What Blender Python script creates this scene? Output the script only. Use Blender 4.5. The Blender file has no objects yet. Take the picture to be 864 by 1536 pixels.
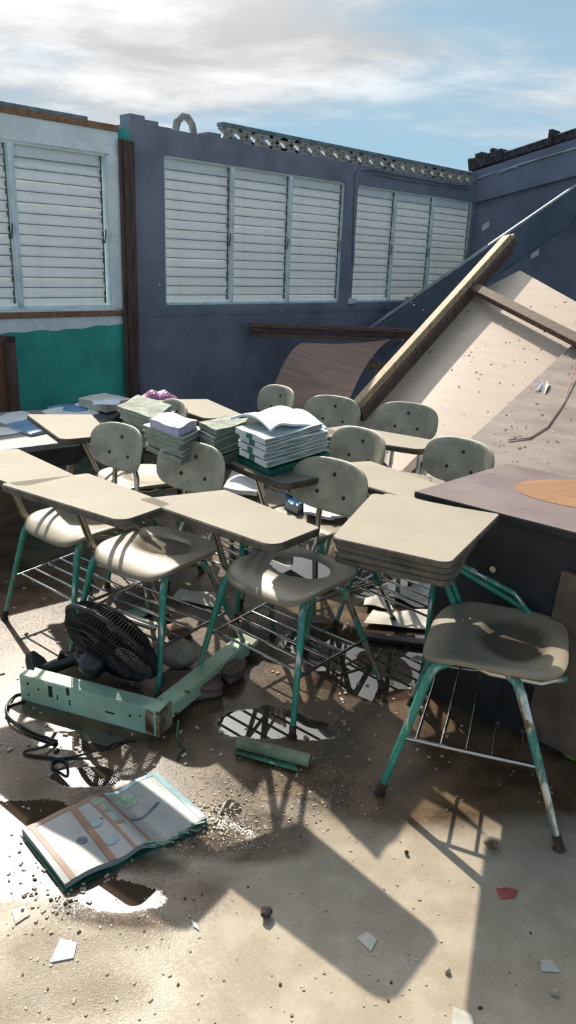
import bpy, math, random
import numpy as np
from mathutils import Vector, Matrix
sc = bpy.context.scene
COL = sc.collection
random.seed(7)
rng = np.random.default_rng(7)

# ------------------------------------------------------------------ camera
FPX, EYE = 1128.0, 1.45
_n = np.array([300 - 432, 4150 - 768, FPX]); _n /= np.linalg.norm(_n)       # direction of "down" in camera axes
_y = np.array([0, 0, 1.]) - _n * _n[2]; _y /= np.linalg.norm(_y)
RM = np.array([np.cross(_y, -_n), _y, -_n])                                    # rows: world axes in camera axes
cam = bpy.data.cameras.new('camera'); cam.sensor_width = 36; cam.lens = FPX / 1536 * 36
cam.clip_start = .05
co = bpy.data.objects.new('camera', cam); COL.objects.link(co)
co.matrix_world = Matrix(((RM[0][0], -RM[0][1], -RM[0][2], 0), (RM[1][0], -RM[1][1], -RM[1][2], 0),
                          (RM[2][0], -RM[2][1], -RM[2][2], EYE), (0, 0, 0, 1)))
sc.camera = co

# ------------------------------------------------------------------ light
SUN_AZ, SUN_EL = math.radians(-21), math.radians(42)
SD = Vector((math.sin(SUN_AZ) * math.cos(SUN_EL), math.cos(SUN_AZ) * math.cos(SUN_EL), math.sin(SUN_EL)))
sun = bpy.data.lights.new('sun', 'SUN'); sun.energy = 6.2; sun.angle = math.radians(.7); sun.color = (1, .92, .79)
so = bpy.data.objects.new('sun', sun); COL.objects.link(so)
so.rotation_euler = SD.to_track_quat('Z', 'Y').to_euler()
sc.view_settings.view_transform = 'Standard'; sc.view_settings.look = 'None'
sc.view_settings.exposure = 0.0; sc.view_settings.gamma = 1

class NT:
    """small helper round a node tree"""
    def __init__(s, tree):
        s.t = tree; tree.nodes.clear()
    def n(s, typ, **kw):
        nd = s.t.nodes.new(typ)
        for k, v in kw.items():
            if k[:2] == 'i_':
                key = k[2:]
                key = int(key) if key.isdigit() else key.replace('_', ' ')
                s.set(nd.inputs[key], v)
            else: setattr(nd, k, v)
        return nd
    def set(s, sock, v):
        if isinstance(v, bpy.types.NodeSocket): s.t.links.new(v, sock)
        else:
            try: sock.default_value = v
            except Exception: sock.default_value = (*v, 1)
    def math(s, op, a, b=None, c=None):
        nd = s.t.nodes.new('ShaderNodeMath'); nd.operation = op
        for i, v in enumerate((a, b, c)):
            if v is not None: s.set(nd.inputs[i], v)
        return nd.outputs[0]
    def vmath(s, op, a, b=None, scale=None):
        nd = s.t.nodes.new('ShaderNodeVectorMath'); nd.operation = op
        s.set(nd.inputs[0], a)
        if b is not None: s.set(nd.inputs[1], b)
        if scale is not None: s.set(nd.inputs['Scale'], scale)
        return nd.outputs['Value'] if op in ('DOT_PRODUCT', 'LENGTH') else nd.outputs[0]
    def mix(s, f, a, b):
        nd = s.t.nodes.new('ShaderNodeMix'); nd.data_type = 'RGBA'
        s.set(nd.inputs[0], f); s.set(nd.inputs[6], a); s.set(nd.inputs[7], b)
        return nd.outputs[2]
    def ramp(s, v, lo, hi, a=0., b=1.):
        nd = s.t.nodes.new('ShaderNodeMapRange'); nd.interpolation_type = 'SMOOTHSTEP'
        s.set(nd.inputs[0], v); s.set(nd.inputs[1], lo); s.set(nd.inputs[2], hi); s.set(nd.inputs[3], a); s.set(nd.inputs[4], b)
        return nd.outputs[0]
    def noise(s, vec, scale, detail=3., rough=.55, dist=0., color=False):
        nd = s.t.nodes.new('ShaderNodeTexNoise')
        if vec is not None: s.set(nd.inputs['Vector'], vec)
        nd.inputs['Scale'].default_value = scale; nd.inputs['Detail'].default_value = detail
        nd.inputs['Roughness'].default_value = rough; nd.inputs['Distortion'].default_value = dist
        return nd.outputs[1 if color else 0]

# sky: blue gradient, a layer of thin bright cloud that thickens towards the sun, and the sun's aureole in it
world = bpy.data.worlds.new('sky'); sc.world = world; world.use_nodes = True
w = NT(world.node_tree)
dirv = w.n('ShaderNodeTexCoord').outputs['Generated']
sep = w.n('ShaderNodeSeparateXYZ', i_0=dirv)
up = w.math('MAXIMUM', sep.outputs[2], 0.0)
blue = w.mix(w.ramp(up, .12, .75), (.46, .71, .90, 1), (.13, .23, .37, 1))
den = w.math('ADD', up, .16)
pl = w.n('ShaderNodeCombineXYZ', i_0=w.math('DIVIDE', sep.outputs[0], den), i_1=w.math('DIVIDE', sep.outputs[1], den))
mp = w.n('ShaderNodeMapping', i_Vector=pl.outputs[0]); mp.inputs['Rotation'].default_value = (0, 0, math.radians(-24)); mp.inputs['Scale'].default_value = (.62, 1.0, 1); mp.inputs['Location'].default_value = (2.35, .4, 0)
c1 = w.noise(mp.outputs[0], .85, 5, .5, .3)
c2 = w.noise(mp.outputs[0], 2.6, 5, .6, .3)
cosun = w.vmath('DOT_PRODUCT', dirv, tuple(SD))
cl = w.math('ADD', w.math('ADD', c1, w.math('MULTIPLY', w.math('SUBTRACT', c2, .5), .25)), w.math('MAXIMUM', w.math('MULTIPLY', w.math('SUBTRACT', cosun, .795), 2.6), -.06))
cov = w.ramp(cl, .43, .64)
body = w.ramp(c2, .35, .70, .72, 1.22)
cloud = w.vmath('SCALE', (.97, .985, 1.0), scale=body)
sky = w.mix(cov, blue, cloud)
glow = w.math('POWER', w.math('MAXIMUM', cosun, 0), 22.0)
glow2 = w.math('POWER', w.math('MAXIMUM', cosun, 0), 60.0)
gl = w.vmath('SCALE', (1.0, .97, .92), scale=w.math('ADD', w.math('MULTIPLY', glow, 6.2), w.math('MULTIPLY', glow2, 6.0)))
gl = w.vmath('SCALE', gl, scale=w.ramp(up, .12, .38))
tot = w.vmath('ADD', sky, gl)
bg = w.n('ShaderNodeBackground', i_Color=tot, i_Strength=.85)
w.t.links.new(bg.outputs[0], w.n('ShaderNodeOutputWorld').inputs[0])

# ------------------------------------------------------------------ helpers: points, meshes, objects
def ray(px, py):
    return RM @ np.array([(px - 432) / FPX, (py - 768) / FPX, 1.])
def at_z(px, py, z=0.):
    r = ray(px, py); t = (z - EYE) / r[2]
    return Vector((r[0] * t, r[1] * t, z))
def at_plane(px, py, p0, n):
    r = ray(px, py); o = np.array([0, 0, EYE]); n = np.array(n)
    t = ((np.array(p0) - o) @ n) / (r @ n)
    return Vector(o + t * r)
def at_y(px, py, y):
    r = ray(px, py); t = y / r[1]
    return Vector((r[0] * t, y, EYE + r[2] * t))

class MB:
    """collects geometry for ONE mesh object"""
    def __init__(s): s.v = []; s.f = []; s.m = []; s.mi = 0
    def add(s, vs, fs, mi=None):
        b = len(s.v); s.v += [tuple(p) for p in vs]
        s.f += [tuple(i + b for i in f) for f in fs]; s.m += [s.mi if mi is None else mi] * len(fs)
        return s
    def box(s, c, size, rot=None, mi=None, bevel=0):
        hx, hy, hz = [d / 2 for d in size]; M = rot or Matrix.Identity(3); c = Vector(c)
        if bevel:
            b = min(bevel, hx * .9, hy * .9, hz * .9); vs = []; idx = {}
            for sx in (-1, 1):
                for sy in (-1, 1):
                    for sz in (-1, 1):
                        for k in range(3):
                            p = [sx * (hx - (b if k != 0 else 0)), sy * (hy - (b if k != 1 else 0)), sz * (hz - (b if k != 2 else 0))]
                            idx[sx, sy, sz, k] = len(vs); vs.append(c + M @ Vector(p))
            fs = []
            for k in range(3):
                a, d = (k + 1) % 3, (k + 2) % 3
                for sg in (-1, 1):
                    q = []
                    for u, v in ((-1, -1), (1, -1), (1, 1), (-1, 1)):
                        t = [0, 0, 0]; t[k] = sg; t[a] = u; t[d] = v; q.append(idx[(*t, k)])
                    fs.append(q if sg > 0 else q[::-1])
                for u in (-1, 1):
                    for v in (-1, 1):      # edge along axis k
                        t0 = [0, 0, 0]; t0[a] = u; t0[d] = v; t1 = list(t0); t0[k] = -1; t1[k] = 1
                        q = [idx[(*t0, a)], idx[(*t1, a)], idx[(*t1, d)], idx[(*t0, d)]]
                        fs.append(q if u * v < 0 else q[::-1])
            for sx in (-1, 1):
                for sy in (-1, 1):
                    for sz in (-1, 1):
                        q = [idx[sx, sy, sz, k] for k in range(3)]
                        fs.append(q if sx * sy * sz > 0 else q[::-1])
            return s.add(vs, fs, mi)
        vs = [c + M @ Vector((x * hx, y * hy, z * hz)) for x in (-1, 1) for y in (-1, 1) for z in (-1, 1)]
        return s.add(vs, [(0, 1, 3, 2), (4, 6, 7, 5), (0, 4, 5, 1), (2, 3, 7, 6), (0, 2, 6, 4), (1, 5, 7, 3)], mi)
    def beam(s, p0, p1, wid, hgt, upv=(0, 0, 1), mi=None, bevel=0, offset=(0, 0)):
        p0, p1 = Vector(p0), Vector(p1); x = (p1 - p0); L = x.length; x.normalize()
        y = Vector(upv).cross(x)
        if y.length < 1e-5: y = Vector((0, 1, 0)).cross(x)
        y.normalize(); z = x.cross(y)
        return s.box((p0 + p1) / 2 + y * offset[0] + z * offset[1], (L, wid, hgt), Matrix((x, y, z)).transposed(), mi, bevel)
    def tube(s, pts, r, seg=8, mi=None, cap=True, closed=False, flat=1.0):
        pts = [Vector(p) for p in pts]; n = len(pts)
        rr = r if hasattr(r, '__len__') else [r] * n
        def tan(i):
            a, b = (pts[(i - 1) % n], pts[(i + 1) % n]) if closed else (pts[max(i - 1, 0)], pts[min(i + 1, n - 1)])
            return (b - a).normalized()
        t = tan(0); ref = Vector((0, 0, 1)) if abs(t.z) < .9 else Vector((1, 0, 0))
        u = ref.cross(t).normalized(); vs = []
        for i in range(n):
            t2 = tan(i); ax = t.cross(t2)
            if ax.length > 1e-6: u = Matrix.Rotation(t.angle(t2), 3, ax) @ u
            u = (u - t2 * u.dot(t2)).normalized(); t = t2; v = t.cross(u)
            for k in range(seg):
                a = 2 * math.pi * k / seg
                vs.append(pts[i] + (u * math.cos(a) + v * math.sin(a) * flat) * rr[i])
        fs = [(i * seg + k, i * seg + (k + 1) % seg, (i + 1) % n * seg + (k + 1) % seg, (i + 1) % n * seg + k)
              for i in range(n if closed else n - 1) for k in range(seg)]
        if cap and not closed: fs += [tuple(range(seg))[::-1], tuple((n - 1) * seg + k for k in range(seg))]
        return s.add(vs, fs, mi)
    def prism(s, poly, z0, z1, bevel=0, mi_side=None, mi_top=None):
        n = len(poly); P = [Vector((p[0], p[1])) for p in poly]
        area = sum(P[i].x * P[(i + 1) % n].y - P[(i + 1) % n].x * P[i].y for i in range(n))
        if area < 0: P = P[::-1]
        rings = [(0, z0), (0, z1)] if not bevel else [(bevel, z0), (0, z0 + bevel), (0, z1 - bevel), (bevel, z1)]
        vs = []
        for ins, z in rings:
            for i in range(n):
                a, b, c = P[i - 1], P[i], P[(i + 1) % n]
                d = ((b - a).normalized() + (c - b).normalized())
                d = d.normalized() if d.length > 1e-6 else (c - b).normalized()
                nin = Vector((-d.y, d.x)); q = b + nin * ins
                vs.append((q.x, q.y, z))
        R = len(rings)
        fs = [(r * n + i, r * n + (i + 1) % n, (r + 1) * n + (i + 1) % n, (r + 1) * n + i) for r in range(R - 1) for i in range(n)]
        s.add(vs, fs, mi_side)
        b = len(s.v) - len(vs)
        s.f += [tuple(b + (R - 1) * n + i for i in range(n)), tuple(b + i for i in range(n))[::-1]]
        s.m += [s.mi if mi_top is None else mi_top, s.mi if mi_side is None else mi_side]
        return s
    def slab(s, fn, nu, nv, thick, mi=None, mi_edge=None):
        """surface fn(u,v)->point, u,v in 0..1, given thickness along its normal"""
        P = [[Vector(fn(i / nu, j / nv)) for j in range(nv + 1)] for i in range(nu + 1)]
        vs = []; 
        for side in (0, 1):
            for i in range(nu + 1):
                for j in range(nv + 1):
                    du = P[min(i + 1, nu)][j] - P[max(i - 1, 0)][j]; dv = P[i][min(j + 1, nv)] - P[i][max(j - 1, 0)]
                    nn = du.cross(dv).normalized()
                    vs.append(P[i][j] - nn * thick * side)
        W = nv + 1; o = (nu + 1) * W; top = []; edge = []
        for i in range(nu):
            for j in range(nv):
                a, b, c, d = i * W + j, (i + 1) * W + j, (i + 1) * W + j + 1, i * W + j + 1
                top.append((a, b, c, d)); top.append((o + d, o + c, o + b, o + a))
        for i in range(nu):
            a, b = i * W, (i + 1) * W; edge.append((a, o + a, o + b, b))
            a, b = i * W + nv, (i + 1) * W + nv; edge.append((b, o + b, o + a, a))
        for j in range(nv):
            a, b = j, j + 1; edge.append((b, o + b, o + a, a))
            a, b = nu * W + j, nu * W + j + 1; edge.append((a, o + a, o + b, b))
        k = len(s.v); s.add(vs, top, mi)
        s.f += [tuple(k + i for i in f) for f in edge]; s.m += [(mi_edge if mi_edge is not None else (s.mi if mi is None else mi))] * len(edge)
        return s
    def disc(s, c, r, h, seg=16, axis=(0, 0, 1), mi=None, r2=None):
        c = Vector(c); a = Vector(axis).normalized()
        return s.tube([c, c + a * h], [r, r if r2 is None else r2], seg, mi)
    def mesh(s, name, mats, smooth=None):
        me = bpy.data.meshes.new(name); me.from_pydata(s.v, [], s.f)
        for m in (mats if isinstance(mats, (list, tuple)) else [mats]): me.materials.append(m)
        me.polygons.foreach_set('material_index', s.m)
        if smooth is not None:
            me.polygons.foreach_set('use_smooth', [True] * len(s.f))
            me.set_sharp_from_angle(angle=math.radians(smooth))
        me.update(); return me
    def build(s, name, mats, parent=None, smooth=None):
        return link(name, s.mesh(name, mats, smooth), parent)
def link(name, me, parent=None):
    o = bpy.data.objects.new(name, me); COL.objects.link(o)
    if parent: o.parent = parent
    return o
def tag(o, label, cat, group=None, kind=None):
    o['label'] = label; o['category'] = cat
    if group: o['group'] = group
    if kind: o['kind'] = kind
    return o
def thing(name, label, cat, loc=(0, 0, 0), rz=0, group=None, kind=None):
    o = bpy.data.objects.new(name, None); COL.objects.link(o); o.empty_display_size = .05
    o.location = loc; o.rotation_euler = (0, 0, rz)
    return tag(o, label, cat, group, kind)
def structure(o): o['kind'] = 'structure'; return o
def rounded(poly, radii, seg=5):
    out = []; n = len(poly)
    for i in range(n):
        a, b, c = Vector(poly[i - 1][:2]), Vector(poly[i][:2]), Vector(poly[(i + 1) % n][:2])
        r = radii[i] if hasattr(radii, '__len__') else radii
        d0, d1 = (a - b).normalized(), (c - b).normalized(); h = d0.angle(d1) / 2
        t = min(r / math.tan(h), (a - b).length * .45, (c - b).length * .45); r = t * math.tan(h)
        cen = b + (d0 + d1).normalized() * (r / math.sin(h))
        p0, p1 = b + d0 * t - cen, b + d1 * t - cen
        ang = math.atan2(p0.x * p1.y - p0.y * p1.x, p0.dot(p1))
        for k in range(seg + 1):
            q = Matrix.Rotation(ang * k / seg, 2) @ p0; out.append((cen.x + q.x, cen.y + q.y))
    return out

# ------------------------------------------------------------------ materials
def mat(name, col, rough=.6, metal=0., var=.15, scale=6., col2=None, bump=0., bscale=40., spec=None, coat=0., stretch=None, dirt=None, dscale=3., dlo=.55, dhi=.75, rvar=0., spots=None, sscale=30., slo=.7):
    m = bpy.data.materials.new(name); m.use_nodes = True; t = NT(m.node_tree)
    vec = t.n('ShaderNodeTexCoord').outputs['Object']
    if stretch: vec = t.n('ShaderNodeMapping', i_Vector=vec, i_Scale=stretch).outputs[0]
    c = (*col, 1); nz = t.noise(vec, scale, 5, .6)
    b = (*(col2 or tuple(x * (1 - 2 * var) for x in col)), 1)
    a = c if col2 else (*(min(1, x * (1 + var)) for x in col), 1)
    cc = t.mix(t.ramp(nz, .32, .68), b, a)
    if dirt: cc = t.mix(t.ramp(t.noise(vec, dscale, 6, .65), dlo, dhi), cc, (*dirt, 1))
    if spots: cc = t.mix(t.ramp(t.noise(vec, sscale, 2, .5), slo, slo + .02), cc, (*spots, 1))
    p = t.n('ShaderNodeBsdfPrincipled', i_Base_Color=cc, i_Metallic=metal)
    p.inputs['Roughness'].default_value = rough
    if rvar: t.set(p.inputs['Roughness'], t.ramp(t.noise(vec, scale * 1.7, 4), .35, .65, max(.03, rough - rvar), min(1, rough + rvar)))
    if spec is not None: p.inputs['IOR'].default_value = spec
    if coat: p.inputs['Coat Weight'].default_value = coat; p.inputs['Coat Roughness'].default_value = .1
    if bump:
        bn = t.n('ShaderNodeBump', i_Height=t.noise(vec, bscale, 4, .6)); bn.inputs['Strength'].default_value = bump; bn.inputs['Distance'].default_value = .01
        t.set(p.inputs['Normal'], bn.outputs[0])
    t.t.links.new(p.outputs[0], t.n('ShaderNodeOutputMaterial').inputs[0]); return m
def worn(name, paint, metal_col=(.55, .52, .47), lo=.36, hi=.50, scale=9., rough=.32, rust=(.16, .07, .03), rustlo=.62):
    """old paint half gone over chrome, with rust"""
    m = bpy.data.materials.new(name); m.use_nodes = True; t = NT(m.node_tree)
    vec = t.n('ShaderNodeTexCoord').outputs['Object']
    vs = t.n('ShaderNodeMapping', i_Vector=vec, i_Scale=(2.2, 2.2, .6)).outputs[0]
    k = t.ramp(t.noise(vs, scale, 4, .6), lo, hi)
    r = t.ramp(t.noise(vec, 14, 5, .65), rustlo, rustlo + .08)
    shade = t.ramp(t.noise(vec, 20, 3), .3, .7, .75, 1.1)
    pc = t.vmath('SCALE', paint, scale=shade)
    cc = t.mix(r, t.mix(k, (*metal_col, 1), pc), (*rust, 1))
    met = t.math('MULTIPLY', t.math('SUBTRACT', 1, k), t.math('SUBTRACT', 1, r))
    p = t.n('ShaderNodeBsdfPrincipled', i_Base_Color=cc, i_Metallic=met, i_Roughness=t.math('ADD', t.math('MULTIPLY', t.math('ADD', k, r), .12), rough - .08))
    t.t.links.new(p.outputs[0], t.n('ShaderNodeOutputMaterial').inputs[0]); return m

M = dict(
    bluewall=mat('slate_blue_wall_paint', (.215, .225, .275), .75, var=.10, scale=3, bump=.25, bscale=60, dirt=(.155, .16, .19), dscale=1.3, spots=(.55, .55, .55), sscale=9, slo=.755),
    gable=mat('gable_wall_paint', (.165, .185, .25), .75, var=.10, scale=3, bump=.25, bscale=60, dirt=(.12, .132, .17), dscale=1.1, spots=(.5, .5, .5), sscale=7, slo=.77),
    greenwall=mat('green_wall_paint', (.045, .40, .315), .7, var=.12, scale=3, bump=.2, bscale=50, dirt=(.05, .31, .245), dscale=2, spots=(.06, .07, .06), sscale=13, slo=.74),
    white=mat('white_window_paint', (.80, .85, .84), .6, var=.06, scale=5, dirt=(.58, .64, .63), dscale=4, spots=(.10, .12, .13), sscale=10, slo=.76),
    slat=mat('white_louvre_paint', (.86, .88, .87), .5, var=.05, scale=4, dirt=(.72, .76, .75), dscale=6),
    grime_shade=mat('slat_edge_grime_and_shade', (.22, .24, .245), .7, var=.3, scale=9),
    frame=mat('pale_frame_paint', (.70, .80, .80), .55, var=.08, scale=6, dirt=(.36, .42, .41), dscale=9),
    hardware=mat('grey_crank_hardware', (.10, .13, .13), .5, .4, var=.2),
    trimwood=mat('orange_trim_wood', (.30, .155, .085), .75, var=.2, stretch=(1, 8, 8), scale=5, dirt=(.14, .08, .05), dscale=5),
    brownwood=mat('dark_brown_wood', (.105, .062, .045), .7, var=.22, stretch=(6, 6, 1), scale=5, dirt=(.04, .026, .02), dscale=4),
    cupboard=mat('reddish_brown_panel', (.16, .065, .035), .6, var=.2, scale=4, dirt=(.06, .025, .018), dscale=4),
    concrete=mat('parapet_concrete', (.42, .40, .36), .85, var=.2, scale=9, bump=.3, dirt=(.28, .26, .22), dscale=7),
    capblue=mat('parapet_cap_paint', (.17, .24, .26), .8, var=.2, scale=8),
    tablet=mat('beige_laminate', (.325, .288, .226), .68, spec=1.32, var=.04, scale=4, dirt=(.285, .245, .185), dscale=5, dlo=.6, dhi=.85),
    tabedge=mat('dark_tablet_edge', (.08, .070, .053), .6, var=.3, scale=18),
    underside=mat('tablet_underside', (.09, .08, .065), .7, var=.2),
    shell=mat('greige_plastic_shell', (.275, .235, .168), .42, var=.08, scale=6, dirt=(.20, .175, .13), dscale=9, dlo=.5, dhi=.8, spots=(.5, .5, .46), sscale=45, slo=.79),
    backshell=mat('mildewed_plastic_shell', (.37, .35, .265), .5, var=.12, scale=7, dirt=(.21, .21, .16), dscale=8, dlo=.45, dhi=.75, spots=(.45, .47, .45), sscale=40, slo=.79),
    bolt=mat('dark_bolt', (.03, .03, .028), .5, .3),
    leg=worn('worn_green_leg', (.035, .25, .18)),
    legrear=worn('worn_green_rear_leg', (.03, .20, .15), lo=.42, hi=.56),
    legchrome=worn('worn_chrome_tube', (.06, .22, .17), lo=.60, hi=.68, metal_col=(.5, .46, .40)),
    rod=worn('chrome_basket_rod', (.03, .13, .10), lo=.60, hi=.66, metal_col=(.42, .42, .42), rough=.28),
    foot=mat('rusty_foot_cap', (.06, .035, .022), .8, var=.4, scale=30),
    ply=mat('plywood_face', (.50, .385, .295), .46, var=.05, scale=2.2, stretch=(1, 6, 1), dirt=(.38, .275, .21), dscale=2.2, dlo=.52, dhi=.85, bump=.12, bscale=18, spots=(.10, .07, .05), sscale=26, slo=.72),
    plydark=mat('plywood_face_weathered', (.31, .245, .205), .68, var=.14, scale=2.5, stretch=(1, 4, 1), dirt=(.19, .145, .115), dscale=2.6, bump=.15, bscale=18, spots=(.09, .065, .05), sscale=22, slo=.71),
    plyred=mat('plywood_face_reddish', (.235, .14, .105), .68, var=.16, scale=3, stretch=(1, 5, 1), dirt=(.13, .08, .065), dscale=3),
    plyedge=mat('plywood_edge', (.12, .08, .055), .8, var=.3, scale=20),
    pine=mat('sunlit_pine', (.44, .315, .185), .7, var=.18, scale=5, stretch=(8, 8, 1), dirt=(.26, .18, .10), dscale=3),
    rafter=mat('brown_rafter', (.16, .10, .07), .72, var=.22, scale=5, stretch=(1, 8, 8), dirt=(.08, .05, .035), dscale=5),
    steel=mat('painted_steel_channel', (.075, .095, .135), .5, .1, var=.12, scale=4),
    steelrail=mat('bare_steel_rail', (.30, .33, .36), .4, .7, var=.15),
    cable=mat('grey_cable', (.45, .47, .5), .5),
    tar=mat('torn_roofing', (.055, .05, .055), .9, var=.35, scale=20, bump=.5),
    desktop=mat('brown_desk_laminate', (.225, .165, .155), .30, var=.08, scale=3, dirt=(.17, .12, .115), dscale=3, rvar=.08),
    deskpatch=mat('orange_brown_patch', (.32, .165, .075), .4, var=.12, scale=4, stretch=(1, 5, 1)),
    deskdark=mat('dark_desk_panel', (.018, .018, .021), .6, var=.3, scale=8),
    boardbrown=mat('brown_side_board', (.13, .088, .065), .7, var=.2, scale=6),
    greydesk=mat('grey_table_top', (.20, .20, .195), .55, var=.1, scale=4, dirt=(.15, .15, .145), dscale=4),
    paper=mat('white_paper', (.66, .68, .70), .8, var=.06, scale=8, dirt=(.52, .55, .58), dscale=7),
    bluepaper=mat('pale_blue_paper', (.42, .54, .68), .75, var=.2, scale=9, col2=(.68, .73, .80)),
    pages=mat('grey_green_pages', (.29, .32, .26), .85, var=.2, scale=7, stretch=(2, 2, 26), dirt=(.17, .19, .15), dscale=6),
    whitepages=mat('white_pages', (.60, .64, .63), .85, var=.12, scale=7, stretch=(2, 2, 24), dirt=(.42, .47, .46), dscale=8),
    tealcover=mat('teal_book_cover', (.018, .16, .145), .4, var=.2, scale=8),
    greencover=mat('green_book_cover', (.012, .13, .085), .35, var=.25, scale=8),
    creamcover=mat('cream_book_cover', (.52, .50, .42), .6, var=.1, scale=8),
    pinkplastic=mat('pale_pink_cover', (.60, .50, .62), .45, var=.1, scale=7, col2=(.42, .40, .55)),
    magenta=mat('magenta_plastic', (.33, .10, .25), .5, var=.2, scale=14),
    bluecover=mat('blue_book_cover', (.05, .22, .42), .45, var=.2, scale=9),
    ltgreen=mat('pale_green_enamel', (.36, .53, .39), .5, var=.12, scale=6, dirt=(.40, .47, .29), dscale=4, dlo=.5, dhi=.75, spots=(.16, .07, .035), sscale=11, slo=.69, rvar=.1),
    rust=mat('rust_patch', (.20, .085, .04), .85, var=.4, scale=25, dirt=(.35, .40, .25), dscale=8, dlo=.42, dhi=.6),
    hole=mat('black_void', (.012, .016, .015), .8),
    fan=mat('black_fan_plastic', (.014, .015, .018), .32, var=.2, scale=10),
    wire=mat('black_wire', (.012, .012, .013), .45),
    olivetube=mat('olive_green_tube', (.20, .24, .15), .6, var=.25, scale=8, dirt=(.12, .09, .06), dscale=6),
    greenstrip=mat('green_metal_strip', (.05, .17, .11), .45, var=.25, scale=12),
    stone=mat('pale_rubble_stone', (.50, .43, .34), .9, var=.2, scale=12, bump=.5, bscale=60, dirt=(.28, .17, .13), dscale=6),
    pebble=mat('dark_pebble', (.05, .04, .035), .9, var=.3, scale=30),
    red=mat('red_scrap', (.42, .09, .08), .55, var=.15, scale=20),
    scrap=mat('pale_paper_scrap', (.55, .52, .46), .85, var=.15, scale=12),
    chips=mat('paint_chips', (.5, .48, .42), .7, var=.2, scale=40, col2=(.35, .27, .2)),
    page=mat('soaked_page', (.29, .305, .30), .45, var=.07, scale=9, dirt=(.21, .24, .245), dscale=9),
    pagebrown=mat('brown_printed_band', (.26, .13, .075), .5, var=.15, scale=15),
    pageblue=mat('blue_printed_dot', (.12, .26, .36), .5, var=.3, scale=25, col2=(.30, .36, .30)),
    pagegreen=mat('green_printed_dot', (.28, .40, .28), .5, var=.2, scale=25),
    pagenavy=mat('navy_printed_strip', (.06, .10, .18), .5, var=.3, scale=30),
    clearcover=mat('pale_aqua_cover', (.36, .56, .60), .2, var=.15, scale=10, coat=.5),
    redwire=mat('red_wire', (.28, .035, .03), .5),
    leaf=mat('bright_green_scrap', (.10, .22, .02), .7, var=.3, scale=20),
    black=mat('black_plastic', (.015, .015, .016), .5),
)
def water_material():
    m = bpy.data.materials.new('rain_water'); m.use_nodes = True; t = NT(m.node_tree)
    p = t.n('ShaderNodeBsdfPrincipled'); p.inputs['Base Color'].default_value = (.035, .03, .025, 1)
    p.inputs['Roughness'].default_value = .02; p.inputs['IOR'].default_value = 2.0
    t.t.links.new(p.outputs[0], t.n('ShaderNodeOutputMaterial').inputs[0]); return m
M['water'] = water_material()
def translucent(m, amount):
    t = m.node_tree; out = [n for n in t.nodes if n.type == 'OUTPUT_MATERIAL'][0]; p = [n for n in t.nodes if n.type == 'BSDF_PRINCIPLED'][0]
    tr = t.nodes.new('ShaderNodeBsdfTranslucent'); tr.inputs[0].default_value = (.9, .92, .9, 1)
    mx = t.nodes.new('ShaderNodeMixShader'); mx.inputs[0].default_value = amount
    t.links.new(p.outputs[0], mx.inputs[1]); t.links.new(tr.outputs[0], mx.inputs[2]); t.links.new(mx.outputs[0], out.inputs[0])
translucent(M['slat'], .19)

# ------------------------------------------------------------------ floor: concrete, muddy film, puddles
def floor_material():
    m = bpy.data.materials.new('wet_muddy_concrete'); m.use_nodes = True; t = NT(m.node_tree)
    vec = t.n('ShaderNodeTexCoord').outputs['Object']
    wet = t.n('ShaderNodeAttribute', attribute_name='wet').outputs['Fac']
    pud = t.n('ShaderNodeAttribute', attribute_name='puddle').outputs['Fac']
    grit = t.n('ShaderNodeAttribute', attribute_name='grit').outputs['Fac']
    n1 = t.noise(vec, 1.6, 6, .6); n2 = t.noise(vec, 7, 5, .62); n3 = t.noise(vec, 95, 3, .6); n4 = t.noise(vec, 260, 2, .5)
    dry = t.mix(t.ramp(n2, .35, .7), (.33, .275, .20, 1), (.43, .37, .285, 1))
    dry = t.mix(t.ramp(n4, .62, .72), dry, (.55, .49, .40, 1))
    mud = t.mix(t.ramp(n2, .35, .65), (.055, .036, .021, 1), (.145, .096, .055, 1))
    wf = t.ramp(t.math('ADD', wet, t.math('MULTIPLY', t.math('SUBTRACT', n1, .5), .9)), .35, .72)
    edge = t.math('ADD', pud, t.math('ADD', t.math('MULTIPLY', t.math('SUBTRACT', n2, .5), .55), t.math('MULTIPLY', t.math('SUBTRACT', n3, .5), .22)))
    pf = t.ramp(edge, .50, .56)
    col = t.mix(wf, dry, mud)
    col = t.mix(pf, col, (.055, .038, .026, 1))
    rough = t.math('ADD', t.math('MULTIPLY', t.math('SUBTRACT', 1, wf), .40), t.ramp(n3, .3, .7, .20, .42))
    rough = t.math('MAXIMUM', .10, t.math('SUBTRACT', rough, t.math('MULTIPLY', grit, .75)))
    rough = t.math('MULTIPLY', rough, t.math('SUBTRACT', 1, t.math('MULTIPLY', pf, .955)))
    bn = t.n('ShaderNodeBump', i_Height=t.math('ADD', t.math('MULTIPLY', n3, .6), n4), i_Strength=t.math('MULTIPLY', t.math('SUBTRACT', 1, pf), t.math('ADD', .05, t.math('MULTIPLY', grit, .5)))); bn.inputs['Distance'].default_value = .012
    p = t.n('ShaderNodeBsdfPrincipled', i_Base_Color=col, i_Roughness=rough, i_Normal=bn.outputs[0])
    t.set(p.inputs['IOR'], t.math('ADD', t.math('ADD', 1.36, t.math('MULTIPLY', grit, .35)), t.math('MULTIPLY', pf, .6)))
    t.t.links.new(p.outputs[0], t.n('ShaderNodeOutputMaterial').inputs[0]); return m
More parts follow.
